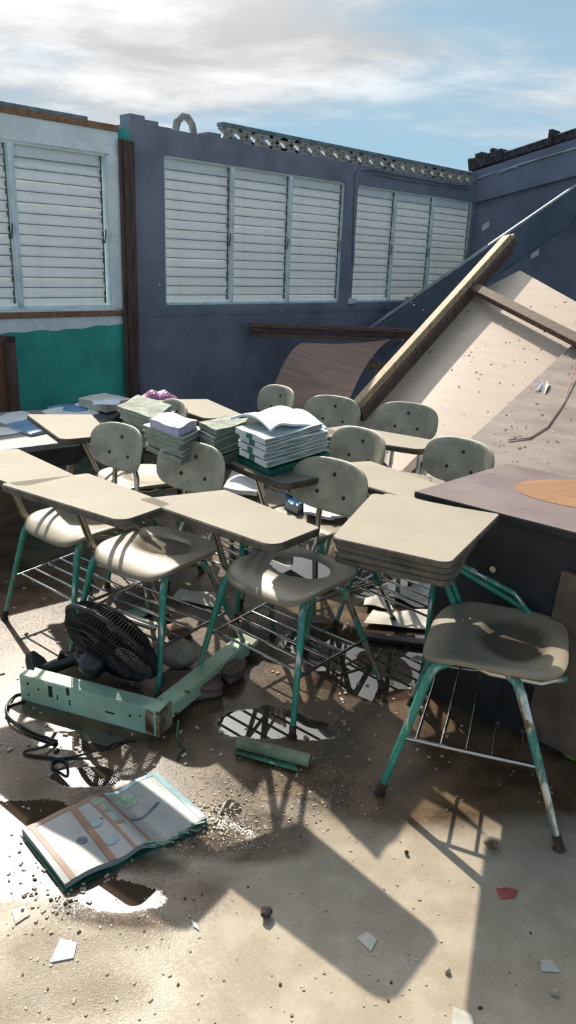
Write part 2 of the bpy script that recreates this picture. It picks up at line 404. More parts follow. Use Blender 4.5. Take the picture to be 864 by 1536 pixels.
PUD = [(560, 1012, .26, .20), (505, 965, .24, .2), (395, 1085, .17, .10), (460, 1095, .13, .06), (705, 1010, .14, .10), (600, 860, .5, .4), (630, 960, .2, .15),
       (120, 1110, .16, .06), (25, 1235, .22, .10), (90, 1300, .16, .07), (180, 1345, .11, .05), (125, 1165, .12, .05), (735, 1040, .08, .03), (60, 1060, .12, .05),
       (345, 1215, .035, .045), (45, 1265, .26, .10)]
WET = [(450, 1010, .9, .7), (200, 1080, .7, .3), (150, 1180, .5, .2), (80, 1310, .36, .08), (205, 1345, .2, .09), (400, 900, 1.6, 1.0), (620, 1150, .35, .25), (780, 1120, .35, .3), (480, 1160, .3, .12), (350, 1250, .2, .1)]
xs = np.concatenate([np.linspace(-6, -1.9, 8), np.arange(-1.8, 1.9, .022), np.linspace(2, 7, 10)])
ys = np.concatenate([np.linspace(-4, .6, 5), np.arange(.7, 4.2, .022), np.linspace(4.4, 12.5, 12)])
X, Y = np.meshgrid(xs, ys, indexing='ij')
def field(lst):
    F = np.zeros_like(X)
    for px, py, rx, ry in lst:
        p = at_z(px, py); F = np.maximum(F, np.exp(-(((X - p.x) / rx) ** 2 + ((Y - p.y) / ry) ** 2) * .75))
    return F
nx, ny = X.shape
idx = np.arange(nx * ny).reshape(nx, ny)
fme = bpy.data.meshes.new('floor')
fme.from_pydata(np.stack([X, Y, 0 * X], -1).reshape(-1, 3).tolist(), [], np.stack([idx[:-1, :-1], idx[1:, :-1], idx[1:, 1:], idx[:-1, 1:]], -1).reshape(-1, 4).tolist())
GRIT = [(85, 1435, .19, .10), (180, 1405, .12, .06), (30, 1500, .22, .10), (140, 1490, .13, .07), (230, 1290, .09, .04), (310, 1260, .10, .05), (470, 1120, .09, .05)]
for nm, F in (('grit', field(GRIT)), ('puddle', field(PUD)), ('wet', np.clip(field(WET) * 1.35 + np.clip((Y - 1.9) * .8, 0, .8), 0, 1.1))):
    at = fme.attributes.new(nm, 'FLOAT', 'POINT'); at.data.foreach_set('value', F.ravel().astype(np.float32))
fme.materials.append(floor_material())
structure(link('floor', fme))

# ------------------------------------------------------------------ the window wall (slate blue, and the green bay left of it)
WD = Vector((.693, .721, 0)).normalized(); WN = Vector((-WD.y, WD.x, 0)); DIST = 5.4       # WN points out of the room
def wall_sz(px, py, off=0.):
    p = at_plane(px, py, WN * (DIST - off), WN); return p.dot(WD), p.z
def WP(s, z, off=0.): return WN * (DIST - off) + WD * s + Vector((0, 0, z))
WROT = Matrix((WD, WN, Vector((0, 0, 1)))).transposed()
def wbox(mb, s0, s1, z0, z1, o0, o1, mi=None, bevel=0):
    """box on the wall: s along it, z up, offsets o towards the room"""
    return mb.box(WP((s0 + s1) / 2, (z0 + z1) / 2, (o0 + o1) / 2), (s1 - s0, abs(o1 - o0), z1 - z0), WROT, mi, bevel)
TH = .16
sL = wall_sz(199, 400)[0]; sC = wall_sz(712, 330)[0]
zTop = wall_sz(400, 222)[1]
w2 = (wall_sz(245.7, 232.4)[0], wall_sz(515, 360)[0]); w3 = (wall_sz(532, 370)[0], wall_sz(710, 310)[0])
zT = wall_sz(400, 255)[1]; zB = wall_sz(380, 456)[1]
zLed = wall_sz(400, 468)[1]
mb = MB()
wbox(mb, sL, sC + .2, -.02, zB, -TH, 0); wbox(mb, sL, sC + .2, zT, zTop, -TH, 0)
for a, b in ((sL, w2[0]), (w2[1], w3[0]), (w3[1], sC + .2)): wbox(mb, a, b, zB, zT, -TH, 0)
wbox(mb, sL + .01, sC, zLed - .012, zLed + .012, -.01, .008)
wbox(mb, sL + .01, sC, zLed + .012, zB - .03, 0, .012)
for k in range(9):      # broken, uneven top course at the left end
    a = sL + .02 + k * .13; wbox(mb, a, a + .135, zTop, zTop + random.choice((.012, .03, .045, .02)) * (1.6 if k < 2 else 1), -TH + .01, -.01)
structure(mb.build('wall_back', M['bluewall']))

def louvre_window(name, s0, s1, z0, z1, bays, mull, n, off=-.055):
    """jalousie window; bays are (start, end) along the wall"""
    root = bpy.data.objects.new(name, None); COL.objects.link(root); structure(root)
    root.location = WP((s0 + s1) / 2, z0, off); root.rotation_euler = WROT.to_euler()
    cx = (s0 + s1) / 2; H = z1 - z0
    def b(mbx, a, c, lo, hi, y0, y1): return mbx.box(((a + c) / 2 - cx, (y0 + y1) / 2, (lo + hi) / 2), (c - a, abs(y1 - y0), hi - lo))
    f = MB(); fw = .028
    b(f, s0, s0 + fw, 0, H, -.03, .03); b(f, s1 - fw, s1, 0, H, -.03, .03); b(f, s0, s1, 0, .02, -.03, .03); b(f, s0, s1, H - .02, H, -.03, .03)
    f.build('window_frame', M['frame'], root)
    for m_ in mull:
        q = MB(); b(q, m_ - .022, m_ + .022, .02, H - .02, -.042, .03); b(q, m_ - .006, m_ + .006, .02, H - .02, -.05, -.03); q.build('mullion', M['frame'], root)
    pitch = (H - .03) / n; me = {}
    for a, c in bays:
        wdt = round(c - a - .02, 4)
        if wdt not in me:
            q = MB()
            q.slab(lambda u, v: ((u - .5) * wdt, -.009 + .019 * v - .003 * math.sin(v * math.pi), (v - .5) * pitch * 1.34), 2, 16, -.004)
            q.m = [1 if len(set(j for j in f)) and min(q.v[i][2] for i in f) < -.5 * pitch * 1.34 + .0055 else 0 for f in q.f]  # lowest strip coloured dark: grime plus the painted shade line between slats
            me[wdt] = q.mesh('slat', [M['slat'], M['grime_shade']], 60)
        for k in range(n):
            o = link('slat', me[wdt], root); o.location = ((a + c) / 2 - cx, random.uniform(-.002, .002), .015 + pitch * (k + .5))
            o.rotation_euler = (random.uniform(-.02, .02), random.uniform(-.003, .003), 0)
        h = MB(); xx = c - .022 - cx       # operator arms at the right end of each bay
        h.box((xx, -.030, H / 2), (.008, .006, H - .08))
        for k in range(n):
            zc = .015 + pitch * (k + .5); h.box((xx - .006, -.034, zc + .01 * (-1) ** k), (.014, .010, pitch * .45))
        h.tube([(xx + .012, -.045, H * .52), (xx + .006, -.06, H * .5), (xx - .004, -.055, H * .43)], .006, 6)
        h.build('crank_linkage', M['hardware'], root)
    return root
N_SL = 15
m2 = [wall_sz(350, 340)[0], wall_sz(436.5, 340)[0]]
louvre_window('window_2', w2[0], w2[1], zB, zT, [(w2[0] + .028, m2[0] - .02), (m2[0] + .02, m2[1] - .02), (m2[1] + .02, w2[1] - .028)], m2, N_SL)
m3 = [wall_sz(592, 350)[0], wall_sz(648, 350)[0]]
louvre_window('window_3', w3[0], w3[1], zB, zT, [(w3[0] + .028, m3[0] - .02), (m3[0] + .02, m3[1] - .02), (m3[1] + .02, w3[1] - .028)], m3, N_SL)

# green bay on the left
zGT = wall_sz(179, 196)[1]; zGL = wall_sz(100, 471)[1]; sG0 = wall_sz(0, 300)[0] - 1.6; sG1 = wall_sz(178, 300)[0]
wl = (wall_sz(20, 330)[0] - 1.55, wall_sz(166, 330)[0]); zWT = wall_sz(100, 222)[1]; zWB = wall_sz(90, 463)[1]
mb = MB()
wbox(mb, sG0, sL, -.02, zWB, -TH, 0); wbox(mb, sG0, sL, zWT, zGT + .02, -TH, 0); wbox(mb, wl[1], sL, zWB, zWT, -TH, 0); wbox(mb, sG0, wl[0], zWB, zWT, -TH, 0)
structure(mb.build('wall_left', M['greenwall']))
ml = [wall_sz(22, 330)[0] - .75, wall_sz(22, 330)[0]]
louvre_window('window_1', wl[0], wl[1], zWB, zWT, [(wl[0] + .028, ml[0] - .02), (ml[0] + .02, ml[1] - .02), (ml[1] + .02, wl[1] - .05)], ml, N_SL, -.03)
mb = MB(); zb2 = zGT - .015
wbox(mb, sG0, sG1, zWT, zb2, 0, .014); wbox(mb, wl[1], sG1, zWB, zWT, 0, .012); wbox(mb, wl[1] - .02, wl[1] + .07, zWB, zWT - .01, .0, .03); wbox(mb, sG0, sG1, zGL, zWB, 0, .016)
structure(mb.build('trim_1', M['white']))
mb = MB()      # white paint brushed below the ledge, ragged lower edge
P = []; nseg = 40
for k in range(nseg + 1):
    s = sG0 + (sG1 - sG0) * k / nseg
    P.append((s, zGL - .105 - .012 * math.sin(k * .45) - .006 * math.sin(k * 1.7) - .03 * (1 + math.tanh((27 - k) / 2.5)) / 2 * 1.3))
for k in range(nseg):
    (s0, a), (s1, b) = P[k], P[k + 1]
    mb.add([WP(s0, a, .003), WP(s1, b, .003), WP(s1, zGL, .003), WP(s0, zGL, .003), WP(s0, a, -.002), WP(s1, b, -.002)], [(0, 1, 2, 3), (0, 4, 5, 1)])
structure(mb.build('trim_2', M['white']))
structure(wbox(MB(), sG0, sG1 + .06, zGL - .022, zGL + .022, 0, .022, bevel=.003).build('trim_3', M['trimwood']))
structure(wbox(MB(), sG0, sG1, zGT - .015, zGT + .03, -.10, .03, bevel=.003).build('trim_4', M['trimwood']))
structure(wbox(MB(), sG0, wall_sz(130, 180)[0], zGT + .03, zGT + .055, -.12, .015).build('trim_5', M['capblue']))
# brown boards standing in the corner between the two bays
for k, (px, wdt, off, zt) in enumerate(((187.5, .045, .05, 209), (194, .045, .075, 211), (201, .05, .06, 213))):
    s = wall_sz(px, 400, off)[0]; zt_ = wall_sz(px, zt, off)[1]
    o = wbox(MB(), s - wdt / 2, s + wdt / 2, 0.002, zt_, off - .012, off + .012, bevel=.003).build('wall_batten', M['brownwood'])
    tag(o, ('thin brown batten upright in the wall corner, nearest the green wall', 'middle one of the three brown battens upright in the wall corner', 'brown batten upright against the slate blue wall end')[k], 'batten', 'brown battens in the wall corner')

# parapet of pierced concrete blocks
zP0 = zTop; zP1 = wall_sz(500, 215)[1]
par = thing('pierced_parapet', 'row of pierced concrete blocks along the top of the blue wall', 'parapet', WP(0, zP0)); structure(par)
par.rotation_euler = WROT.to_euler()
HB = zP1 - zP0 - .03; pit = .185
def block_mb(wd_=.185, half=False):
    q = MB(); D = .06
    def bar(x0, z0, x1, z1, t=.028):
        q.beam((x0, .06, z0), (x1, .06, z1), D, t, (0, 1, 0) if False else (0, 0, 1)) if abs(x1 - x0) > 1e-4 else q.box((x0, .06, (z0 + z1) / 2), (t, D, z1 - z0))
    bar(-wd_ / 2, .01, wd_ / 2, HB - .01); bar(-wd_ / 2, HB - .01, wd_ / 2, .01)
    q.box((0, .06, .012), (wd_, D, .024)); q.box((0, .06, HB - .014), (wd_, D, .028))
    return q
bme = block_mb().mesh('pierced_block', M['concrete'])
s_a = wall_sz(337, 200)[0]; nb = int((sC - s_a) / pit)
pit2 = (sC - s_a) / nb
for k in range(nb):
    o = link('pierced_block', bme, par); o.location = (s_a + (k + .5) * pit2, -.005, .002); o.scale = (pit2 / .185 * .985, 1, 1)
MB().box(((s_a + sC) / 2, .06, HB + .012), (sC - s_a, .09, .03)).build('coping', M['capblue'], par)
s_b = wall_sz(284, 190)[0]                                            # one broken block left standing
q = MB(); q.tube([(-.10, .06, 0), (-.075, .06, .09), (-.03, .06, .13), (.03, .06, .13), (.075, .06, .085), (.10, .06, 0)], .030, 6)
q.build('broken_block', M['concrete'], par).location = (s_b, 0, 0)

# conduit looping over window_3
pts = [wall_sz(*p, .02) for p in ((530, 400), (533, 300), (535, 262), (541, 254), (560, 254), (620, 266), (690, 278), (703, 277), (710, 268))]
tag(MB().tube([WP(s, z, .02) for s, z in pts], .011, 6).build('wall_conduit', M['bluewall'], smooth=50), 'slate blue painted conduit bending over the far louvred window', 'conduit')
pts = [wall_sz(*p, .02) for p in ((564, 261), (620, 272), (706, 284))]
tag(MB().tube([WP(s, z, .012) for s, z in pts], .008, 6).build('wall_conduit', M['bluewall'], smooth=50), 'short straight conduit under the bent one above the far window', 'conduit')
tag(wbox(MB(), *(lambda p: (p[0] - .05, p[0] + .05, p[1] - .025, p[1] + .03))(wall_sz(528, 452, .02)), 0, .035, bevel=.004).build('junction_box', M['frame']), 'small white junction box at the lower left of the far window', 'box')

# ------------------------------------------------------------------ gable wall on the right
GD = WN * -1 ; GD = Vector((WD.y, -WD.x, 0))                          # along the gable, towards the right of the picture
COR = WP(sC, 0); GIN = -WD                                            # into the room
def G(a, z, off=0.): return COR + GD * a + GIN * off + Vector((0, 0, z))
def gz(px, py, off=0.):
    p = at_plane(px, py, COR + GIN * off, WD); return (p - COR).dot(GD), p.z
a1, z1 = gz(712, 256); a2, z2 = gz(864, 207); sl = (z2 - z1) / (a2 - a1)
AL = 7.4
def gable_prism(mb, zl0, zl1, o0, o1, s_lo, s_hi, A=AL, a0=-.1):
    pts = []
    for off in (o0, o1):
        pts += [G(a0, zl0 + s_lo * a0, off), G(A, zl0 + s_lo * A, off), G(A, zl1 + s_hi * A, off), G(a0, zl1 + s_hi * a0, off)]
    return mb.add(pts, [(0, 1, 2, 3)[::-1], (4, 5, 6, 7), (0, 4, 5, 1)[::-1], (1, 5, 6, 2)[::-1], (2, 6, 7, 3)[::-1], (3, 7, 4, 0)[::-1]])
ztop0 = z1 - sl * a1
b1 = gz(714, 305); b2 = gz(864, 265); slb = (b2[1] - b1[1]) / (b2[0] - b1[0]); zb0 = b1[1] - slb * b1[0]
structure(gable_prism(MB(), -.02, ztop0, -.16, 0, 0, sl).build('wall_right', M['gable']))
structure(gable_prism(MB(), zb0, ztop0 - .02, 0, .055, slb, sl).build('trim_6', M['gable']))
# remains of the roof along the gable top
for k, (p0, p1, hh, dd, lab) in enumerate((((706, 250), (755, 243), .16, .30, 'torn dark roofing bundle on the gable wall, beside the wall corner'),
                                          ((752, 246), (826, 218), .09, .26, 'long dark roof edging strip lying along the gable wall top'),
                                          ((826, 214), (880, 196), .10, .22, 'dark bracket shaped roof remnant at the high end of the gable'))):
    a0_, a1_ = gz(*p0)[0], gz(*p1)[0]; q = MB(); n_ = 9 if k == 0 else 3
    for i in range(n_):
        u0, u1 = a0_ + (a1_ - a0_) * i / n_, a0_ + (a1_ - a0_) * (i + 1.02) / n_
        h_ = hh * (random.uniform(.75, 1.1) if k == 0 else 1)
        q.beam(G(u0, ztop0 + sl * u0 + h_ / 2, -.08), G(u1, ztop0 + sl * u1 + h_ / 2, -.08), dd, h_, bevel=.008)
    if k == 2: q.box(G(a0_ + .02, ztop0 + sl * a0_ + .08, -.02), (.05, .2, .17), Matrix((GD, GIN, Vector((0, 0, 1)))).transposed(), bevel=.006)
    tag(q.build('roof_remnant', M['tar']), lab, 'roofing', 'torn roof edge remains on the gable')
pts = [gz(*p, .07) for p in ((711, 274), (716, 268), (735, 261), (770, 250), (815, 236), (864, 222))]
tag(MB().tube([G(a, z, .07) for a, z in pts], .009, 6).build('power_cable', M['cable'], smooth=60), 'pale cable strung along the gable beam from the corner', 'cable')
tag(MB().tube([G(a, z, .075) for a, z in [gz(*p, .075) for p in ((744, 262), (752, 258), (772, 250), (775, 252))]], .006, 5).build('power_cable', M['cable'], smooth=60), 'short frayed loose end of cable hanging on the gable beam', 'cable')
for p in ((729, 339), (803, 381)):
    a, z = gz(*p, .004); q = MB(); q.slab(lambda u, v: G(a + (u - .5) * .10, z + (v - .5) * .07 + (u - .5) * .05, .006 + .02 * u * v), 2, 2, .002)
    tag(q.build('paper_scrap', M['paper']), 'white torn scrap stuck on the gable wall ' + ('near the window corner' if p[0] < 750 else 'above the plywood peak'), 'paper')

# ------------------------------------------------------------------ fallen roof: steel channel, plywood, lumber
# steel channel leaning from the window wall up over the gable wall
pa = at_plane(553, 492, WP(0, 0, .12), WN); pb_ = gz(884, 264, .12); pb = G(pb_[0], pb_[1], .12); pb2 = pb
ch = thing('steel_channel', 'long dark steel roof channel leaning diagonally across the far corner', 'channel', (0, 0, 0))
dv = (pb2 - pa).normalized(); side = (dv.cross(Vector((0, 0, 1)))).normalized(); upv = side.cross(dv)
q = MB(); q.beam(pa - upv * .17, pb2 - upv * .17, .02, .32, upv); q.build('web', M['steel'], ch)
q = MB(); q.beam(pa, pb2, .035, .022, upv, offset=(0, 0)); q.build('top_flange', M['steelrail'], ch)
q = MB(); q.beam(pa - upv * .335, pb2 - upv * .335, .07, .015, upv); q.build('bottom_flange', M['steel'], ch)
q = MB(); p_ = pa + (pb2 - pa) * .18; q.box(p_ + upv * .02, (.05, .05, .05)); q.box(p_ + dv * .1 + upv * .015, (.03, .03, .03)); q.build('bracket', M['steelrail'], ch)
# plane of the big fallen roof panel
SLP, PHI = math.radians(31), math.radians(35)
PNn = Vector((-math.sin(SLP) * math.sin(PHI), -math.sin(SLP) * math.cos(PHI), math.cos(SLP)))
PU = Vector((math.sin(PHI) * math.cos(SLP), math.cos(PHI) * math.cos(SLP), math.sin(SLP))); PR = PU.cross(PNn).normalized()
P0 = at_z(640, 715, .13)
def pp(px, py, h=0.): return at_plane(px, py, P0 + PNn * h, PNn)
def loc2(p): d = p - P0; return Vector((d.dot(PR), d.dot(PU)))
def L2W(a, b, h=0): return P0 + PR * a + PU * b + PNn * h
def quad_sheet(name, label, corners, bulge, mats, thick=.012, nu=24, nv=24, group='fallen plywood roof sheets'):
    """corners: four (a,b) pairs in the panel plane; bulge(u,v) lifts"""
    c = [Vector(x) for x in corners]
    o_ = Matrix.Translation(P0) @ Matrix((PR, PU, PNn)).transposed().to_4x4()
    def fn(u, v):
        p = c[0] * (1 - u) * (1 - v) + c[1] * u * (1 - v) + c[2] * u * v + c[3] * (1 - u) * v
        return (p.x, p.y, bulge(u, v))
    ob = MB().slab(fn, nu, nv, thick, 0, 1).build(name, mats, smooth=60); ob.matrix_world = o_
    return tag(ob, label, 'plywood', group)
T, LFT, RT = loc2(pp(780, 405)), loc2(pp(700, 445)), loc2(pp(864, 452))
e1 = (RT - T).normalized(); dn = loc2(pp(545, 610)) - T; dn = (dn - e1 * dn.dot(e1)); Lb = dn.length; dn.normalize()
# upper sheet: peak corner, runs down to the lower left, humped
A0 = T - e1 * .0
c_top = [T + dn * 2.30 - e1 * .42, T + dn * 2.3 + e1 * .55, T + e1 * 1.6, T - e1 * .02]
quad_sheet('plywood_sheet', 'large humped plywood sheet with sunlit bulge behind the chairs',
           [loc2(pp(525, 640)), loc2(pp(625, 745)), loc2(pp(890, 535)), loc2(pp(712, 432))],
           lambda u, v: .005 + .010 * math.exp(-((u - .40) / .45) ** 2) * math.exp(-((v - .45) / .42) ** 2) , [M['ply'], M['plyedge']])
quad_sheet('plywood_sheet', 'topmost plywood sheet whose bare corner peaks against the gable wall',
           [loc2(pp(690, 450)), loc2(pp(872, 560)), loc2(pp(900, 472)), loc2(pp(780, 405))], lambda u, v: -.004 + .0 * u, [M['ply'], M['plyedge']])
quad_sheet('plywood_sheet', 'weathered lower plywood sheet behind the brown desk',
           [loc2(pp(600, 760)), loc2(pp(860, 900)), loc2(pp(1150, 640)), loc2(pp(872, 512))],
           lambda u, v: .022 + .03 * math.sin(u * 3.1) * (1 - v) + .02 * (1 - u) * v, [M['plydark'], M['plyedge']])
# curled sheet leaning left of the panel
def curl(u, v):
    b0, b1_ = at_y(392, 650, 5.3), at_y(505, 655, 5.1)
    t0, t1 = at_plane(478, 522, WP(0, 0, .95), WN), at_plane(586, 511, WP(0, 0, 1.0), WN)
    lo = b0.lerp(b1_, u); hi = t0.lerp(t1, u)
    p = lo.lerp(hi, v); p.z += .30 * math.sin(math.pi * v ** .8) * (1 - .45 * u); return p
tag(MB().slab(curl, 14, 18, -.012, 0, 1).build('plywood_sheet', [M['plyred'], M['plyedge']], smooth=60), 'reddish curled and cracked plywood sheet under the horizontal boards', 'plywood', 'fallen plywood roof sheets')
# dark stuff behind (broken table) under the curl
# diagonal lumber bundle
lb = thing('lumber_bundle', 'diagonal bundle of pale sunlit boards resting on the plywood edge', 'lumber', (0, 0, 0))
l0 = pp(533, 606, .16); l1 = pp(761, 354, .16); dl = (l1 - l0).normalized(); nv = Vector((-.6, -.35, .72)); nv = (nv - dl * nv.dot(dl)).normalized(); sv = nv.cross(dl)
for k, (o1, o2, wd_, hh, mt, e) in enumerate(((.0, .0, .085, .024, 'pine', 0), (.010, -.029, .09, .028, 'pine', .06), (.018, -.062, .09, .032, 'rafter', .03), (.024, -.100, .08, .038, 'brownwood', .05), (.03, -.140, .07, .036, 'brownwood', .0))):
    q = MB(); q.beam(l0 + sv * o1 + nv * o2, l1 + sv * o1 + nv * o2 + dl * e, wd_, hh, nv, bevel=.003); q.build('board', M[mt], lb)
# rafter lying over the plywood
r0, r1 = pp(703, 428, .10), pp(900, 528, .10)
rb = tag(MB().beam(r0, r1, .09, .05, PNn, bevel=.004).build('roof_rafter', M['rafter']), 'dark brown rafter lying across the plywood below its peak', 'rafter')
pr0, pr1 = pp(604, 716, .03), pp(655, 664, .03)
tag(MB().beam(pr0, pr1, .07, .03, PNn, bevel=.003).build('roof_rafter', M['rafter']), 'brown board edge under the plywood behind the chrome posts', 'rafter')
# horizontal boards along the window wall
hb = thing('lumber_bundle', 'horizontal bundle of brown boards along the blue wall under the windows', 'lumber', (0, 0, 0))
h0 = at_plane(374, 494, WP(0, 0, .12), WN); h1 = at_plane(640, 504, WP(0, 0, 1.0), WN)
for k in range(3):
    q = MB(); q.beam(h0 + Vector((0, 0, .045 - .045 * k)) + WD * .02 * k, h1 + Vector((0, 0, .045 - .045 * k)), .07 - .01 * k, .036, bevel=.003); q.build('board', M['brownwood' if k == 1 else 'rafter'], hb)
tag(MB().beam(at_plane(532, 547, WP(0, 0, 1.0), WN), at_plane(585, 551, WP(0, 0, 1.3), WN), .05, .05, bevel=.004).build('timber_stub', M['pine']), 'short pale timber poking out between curled plywood and lumber', 'timber')
wr = [pp(*p, h) for p, h in (((868, 520), .10), ((860, 560), .06), ((845, 605), .045), ((822, 640), .045), ((795, 657), .045), ((762, 660), .045))]
tag(MB().tube(wr, .0035, 6).build('red_wire', M['redwire'], smooth=60), 'thin red wire curling over the weathered plywood', 'wire')
q = MB(); c_ = pp(815, 580, .04)
q.slab(lambda u, v: c_ + PR * (u - .5) * .07 + PU * ((v - .5) * .12 + .03 * math.sin(5 * u)) + PNn * (.012 * math.sin(6 * u + 3 * v)), 4, 4, .002)
tag(q.build('paper_scrap', M['paper']), 'crumpled white scrap on the weathered plywood', 'paper')
q = MB()
for k in range(110):      # chips, twigs and grit on the plywood
    a, b = random.uniform(560, 864), random.uniform(440, 700)
    if b < 700 - (a - 540) * 1.0 and b < 430 + 0 * a: continue
    p = pp(a, b, .05)
    lp = loc2(p)
    s_ = random.uniform(.004, .011); R_ = Matrix.Rotation(random.uniform(0, 6.3), 3, PNn) @ Matrix((PR, PU, PNn)).transposed()
    q.box(p + PNn * .022, (s_ * random.uniform(1, 2.6), s_, s_ * .5), R_, mi=random.choice((0, 0, 1)))
chips_ply = q

# ------------------------------------------------------------------ tablet-arm chairs
def superell(t, n): 
    c, s = math.cos(t), math.sin(t)
    return math.copysign(abs(c) ** (2 / n), c), math.copysign(abs(s) ** (2 / n), s)
SEATZ = .445
def bowl(u, v):
    r = math.sqrt((u / .125) ** 2 + ((v + .045) / .088) ** 2)
    k = min(1, max(0, (1.12 - r) / .34)); k = k * k * (3 - 2 * k)
    z = -.013 * k
    if v > .06: z -= .034 * ((v - .06) / .125) ** 2
    if v < -.13: z += .10 * (-.13 - v)
    z += .10 * max(0, abs(u) - .13)
    return z
def seat_mesh():
    NA = 64; rad = [0.001, .15, .3, .42, .5, .56, .62, .68, .74, .8, .86, .91, .95, .98, 1.0]; vs = []; fs = []
    for t in rad:
        for k in range(NA):
            x, y = superell(2 * math.pi * k / NA, 4.2); u, v = x * .19 * t, y * .182 * t
            vs.append((u, v, SEATZ + bowl(u, v) - (.004 * max(0, (t - .93) / .07) ** 2)))
    nT = len(rad)
    for t, dz in ((1.003, -.010), (.985, -.019), (.9, -.021), (.6, -.021), (.001, -.024)):
        for k in range(NA):
            x, y = superell(2 * math.pi * k / NA, 4.2); u, v = x * .19 * t, y * .182 * t
            vs.append((u, v, SEATZ + bowl(u, v) + dz))
    for i in range(nT + 4):
        for k in range(NA): fs.append((i * NA + k, i * NA + (k + 1) % NA, (i + 1) * NA + (k + 1) % NA, (i + 1) * NA + k))
    m_ = MB(); m_.add(vs, [f[::-1] for f in fs][::1]); m_.f = [f[::-1] for f in m_.f]
    return m_.mesh('seat', M['shell'], 50)
def back_pt(a, b): 
    """a across, b up (from the middle) -> chair coordinates of the front face"""
    return Vector((a, -.215 + 1.35 * a * a - .22 * b + .4 * b * b, .703 + b))
def back_mesh():
    NA = 56; rad = [.001, .25, .5, .75, .9, .97, 1.0]; vs = []; fs = []
    for side in (0, 1):
        for t in (rad if side == 0 else rad[::-1]):
            for k in range(NA):
                x, y = superell(2 * math.pi * k / NA, 2.9)
                p = back_pt(x * .168 * t, y * .093 * t)
                th = .008 * (1 - max(0, (t - .9) / .1) ** 2 * .8)
                vs.append((p.x, p.y + (th if side == 0 else -th), p.z))
    for i in range(2 * len(rad) - 1):
        for k in range(NA): fs.append((i * NA + k, i * NA + (k + 1) % NA, (i + 1) * NA + (k + 1) % NA, (i + 1) * NA + k))
    m_ = MB(); m_.add(vs, fs); m_.f = [f[::-1] for f in m_.f]
    return m_.mesh('backrest', M['backshell'], 50)
TABP = rounded([(.294, .430), (.181, .146), (-.280, .206), (-.288, .424)], [.018, .015, .018, .045], 5)
def tablet_mesh():
    q = MB(); q.prism(TABP, .695, .72, .004, 1, 0); return q.mesh('tablet', [M['tablet'], M['tabedge']], 40)
def leg_path(sx, front):
    return [(sx * .10, .05 if front else -.01, .418), (sx * .150, .10 if front else -.04, .418), (sx * .170, .135 if front else -.066, .405), (sx * .179, .150 if front else -.082, .375), (sx * (.23 if front else .265), .235 if front else -.214, .018)]
PM = {}
PM['seat'] = seat_mesh(); PM['backrest'] = back_mesh(); PM['tablet'] = tablet_mesh()
for nm, sx, fr in (('leg_a', 1, 1), ('leg_b', -1, 1), ('leg_c', 1, 0), ('leg_d', -1, 0)):
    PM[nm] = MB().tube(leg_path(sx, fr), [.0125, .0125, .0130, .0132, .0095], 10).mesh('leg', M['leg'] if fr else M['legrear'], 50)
    p = Vector(leg_path(sx, fr)[-1]); d = (p - Vector(leg_path(sx, fr)[-2])).normalized()
    PM[nm + 'f'] = MB().tube([p - d * .02, p + d * .008, (p.x + d.x * .012, p.y + d.y * .012, .001)], [.0115, .0125, .017], 10).mesh('foot_cap', M['foot'], 40)
PM['seat_frame'] = MB().tube([(.12, .07, .412), (.15, .0, .408), (.15, -.12, .408), (.11, -.175, .41), (0, -.185, .41), (-.11, -.175, .41), (-.15, -.12, .408), (-.15, 0, .408), (-.12, .07, .412)], .0115, 8).mesh('seat_frame', M['legchrome'], 60)
for nm, sx in (('post_a', 1), ('post_b', -1)):
    PM[nm] = MB().tube([(sx * .075, -.165, .415), (sx * .075, -.20, .425), (sx * .074, -.222, .47), (sx * .072, -.228, .58), (sx * .062, -.224, .62), (sx * .055, -.230, .68)], .0105, 8).mesh('back_post', M['legchrome'], 60)
PM['bolt'] = MB().tube([(0, -.004, 0), (0, .003, 0), (0, .006, 0)], [.0075, .0075, .004], 10).mesh('bolt', M['bolt'], 40)
def on_leg(sx, fr, z):
    a, b = Vector(leg_path(sx, fr)[3]), Vector(leg_path(sx, fr)[4]); return a + (b - a) * ((z - a.z) / (b.z - a.z))
for nm, sx in (('rail_a', 1), ('rail_b', -1)):
    PM[nm] = MB().tube([on_leg(sx, 1, .185), on_leg(sx, 0, .200)], .0062, 7).mesh('basket_rail', M['rod'], 60)
PM['rods'] = []
for k in range(5):
    t = .10 + .19 * k; pts = [on_leg(-1, 1, .185).lerp(on_leg(-1, 0, .200), t), on_leg(1, 1, .185).lerp(on_leg(1, 0, .200), t)]
    PM['rods'].append(MB().tube(pts, .0048, 6).mesh('basket_rod', M['rod'], 60))
PM['tablet_post'] = MB().tube([(.15, .06, .41), (.178, .125, .415), (.186, .142, .44), (.168, .235, .66), (.155, .29, .688), (.10, .34, .69)], .0105, 8).tube([(.15, .03, .41), (.190, .11, .415), (.198, .127, .44), (.182, .215, .66), (.170, .26, .688), (.12, .30, .69)], .0095, 8).mesh('tablet_post', M['legchrome'], 60)
PM['tablet_brace'] = MB().tube([(.10, .36, .688), (.12, .34, .68), (.196, -.02, .47), (.185, -.10, .43), (.15, -.12, .41)], .0095, 8).tube([(.05, .30, .688), (.075, .28, .68), (.178, -.03, .50), (.17, -.09, .43)], .008, 8).mesh('tablet_brace', M['legchrome'], 60)
PM['tablet_bracket'] = MB().box((.03, .30, .689), (.20, .13, .012), bevel=.003).mesh('tablet_bracket', M['underside'])
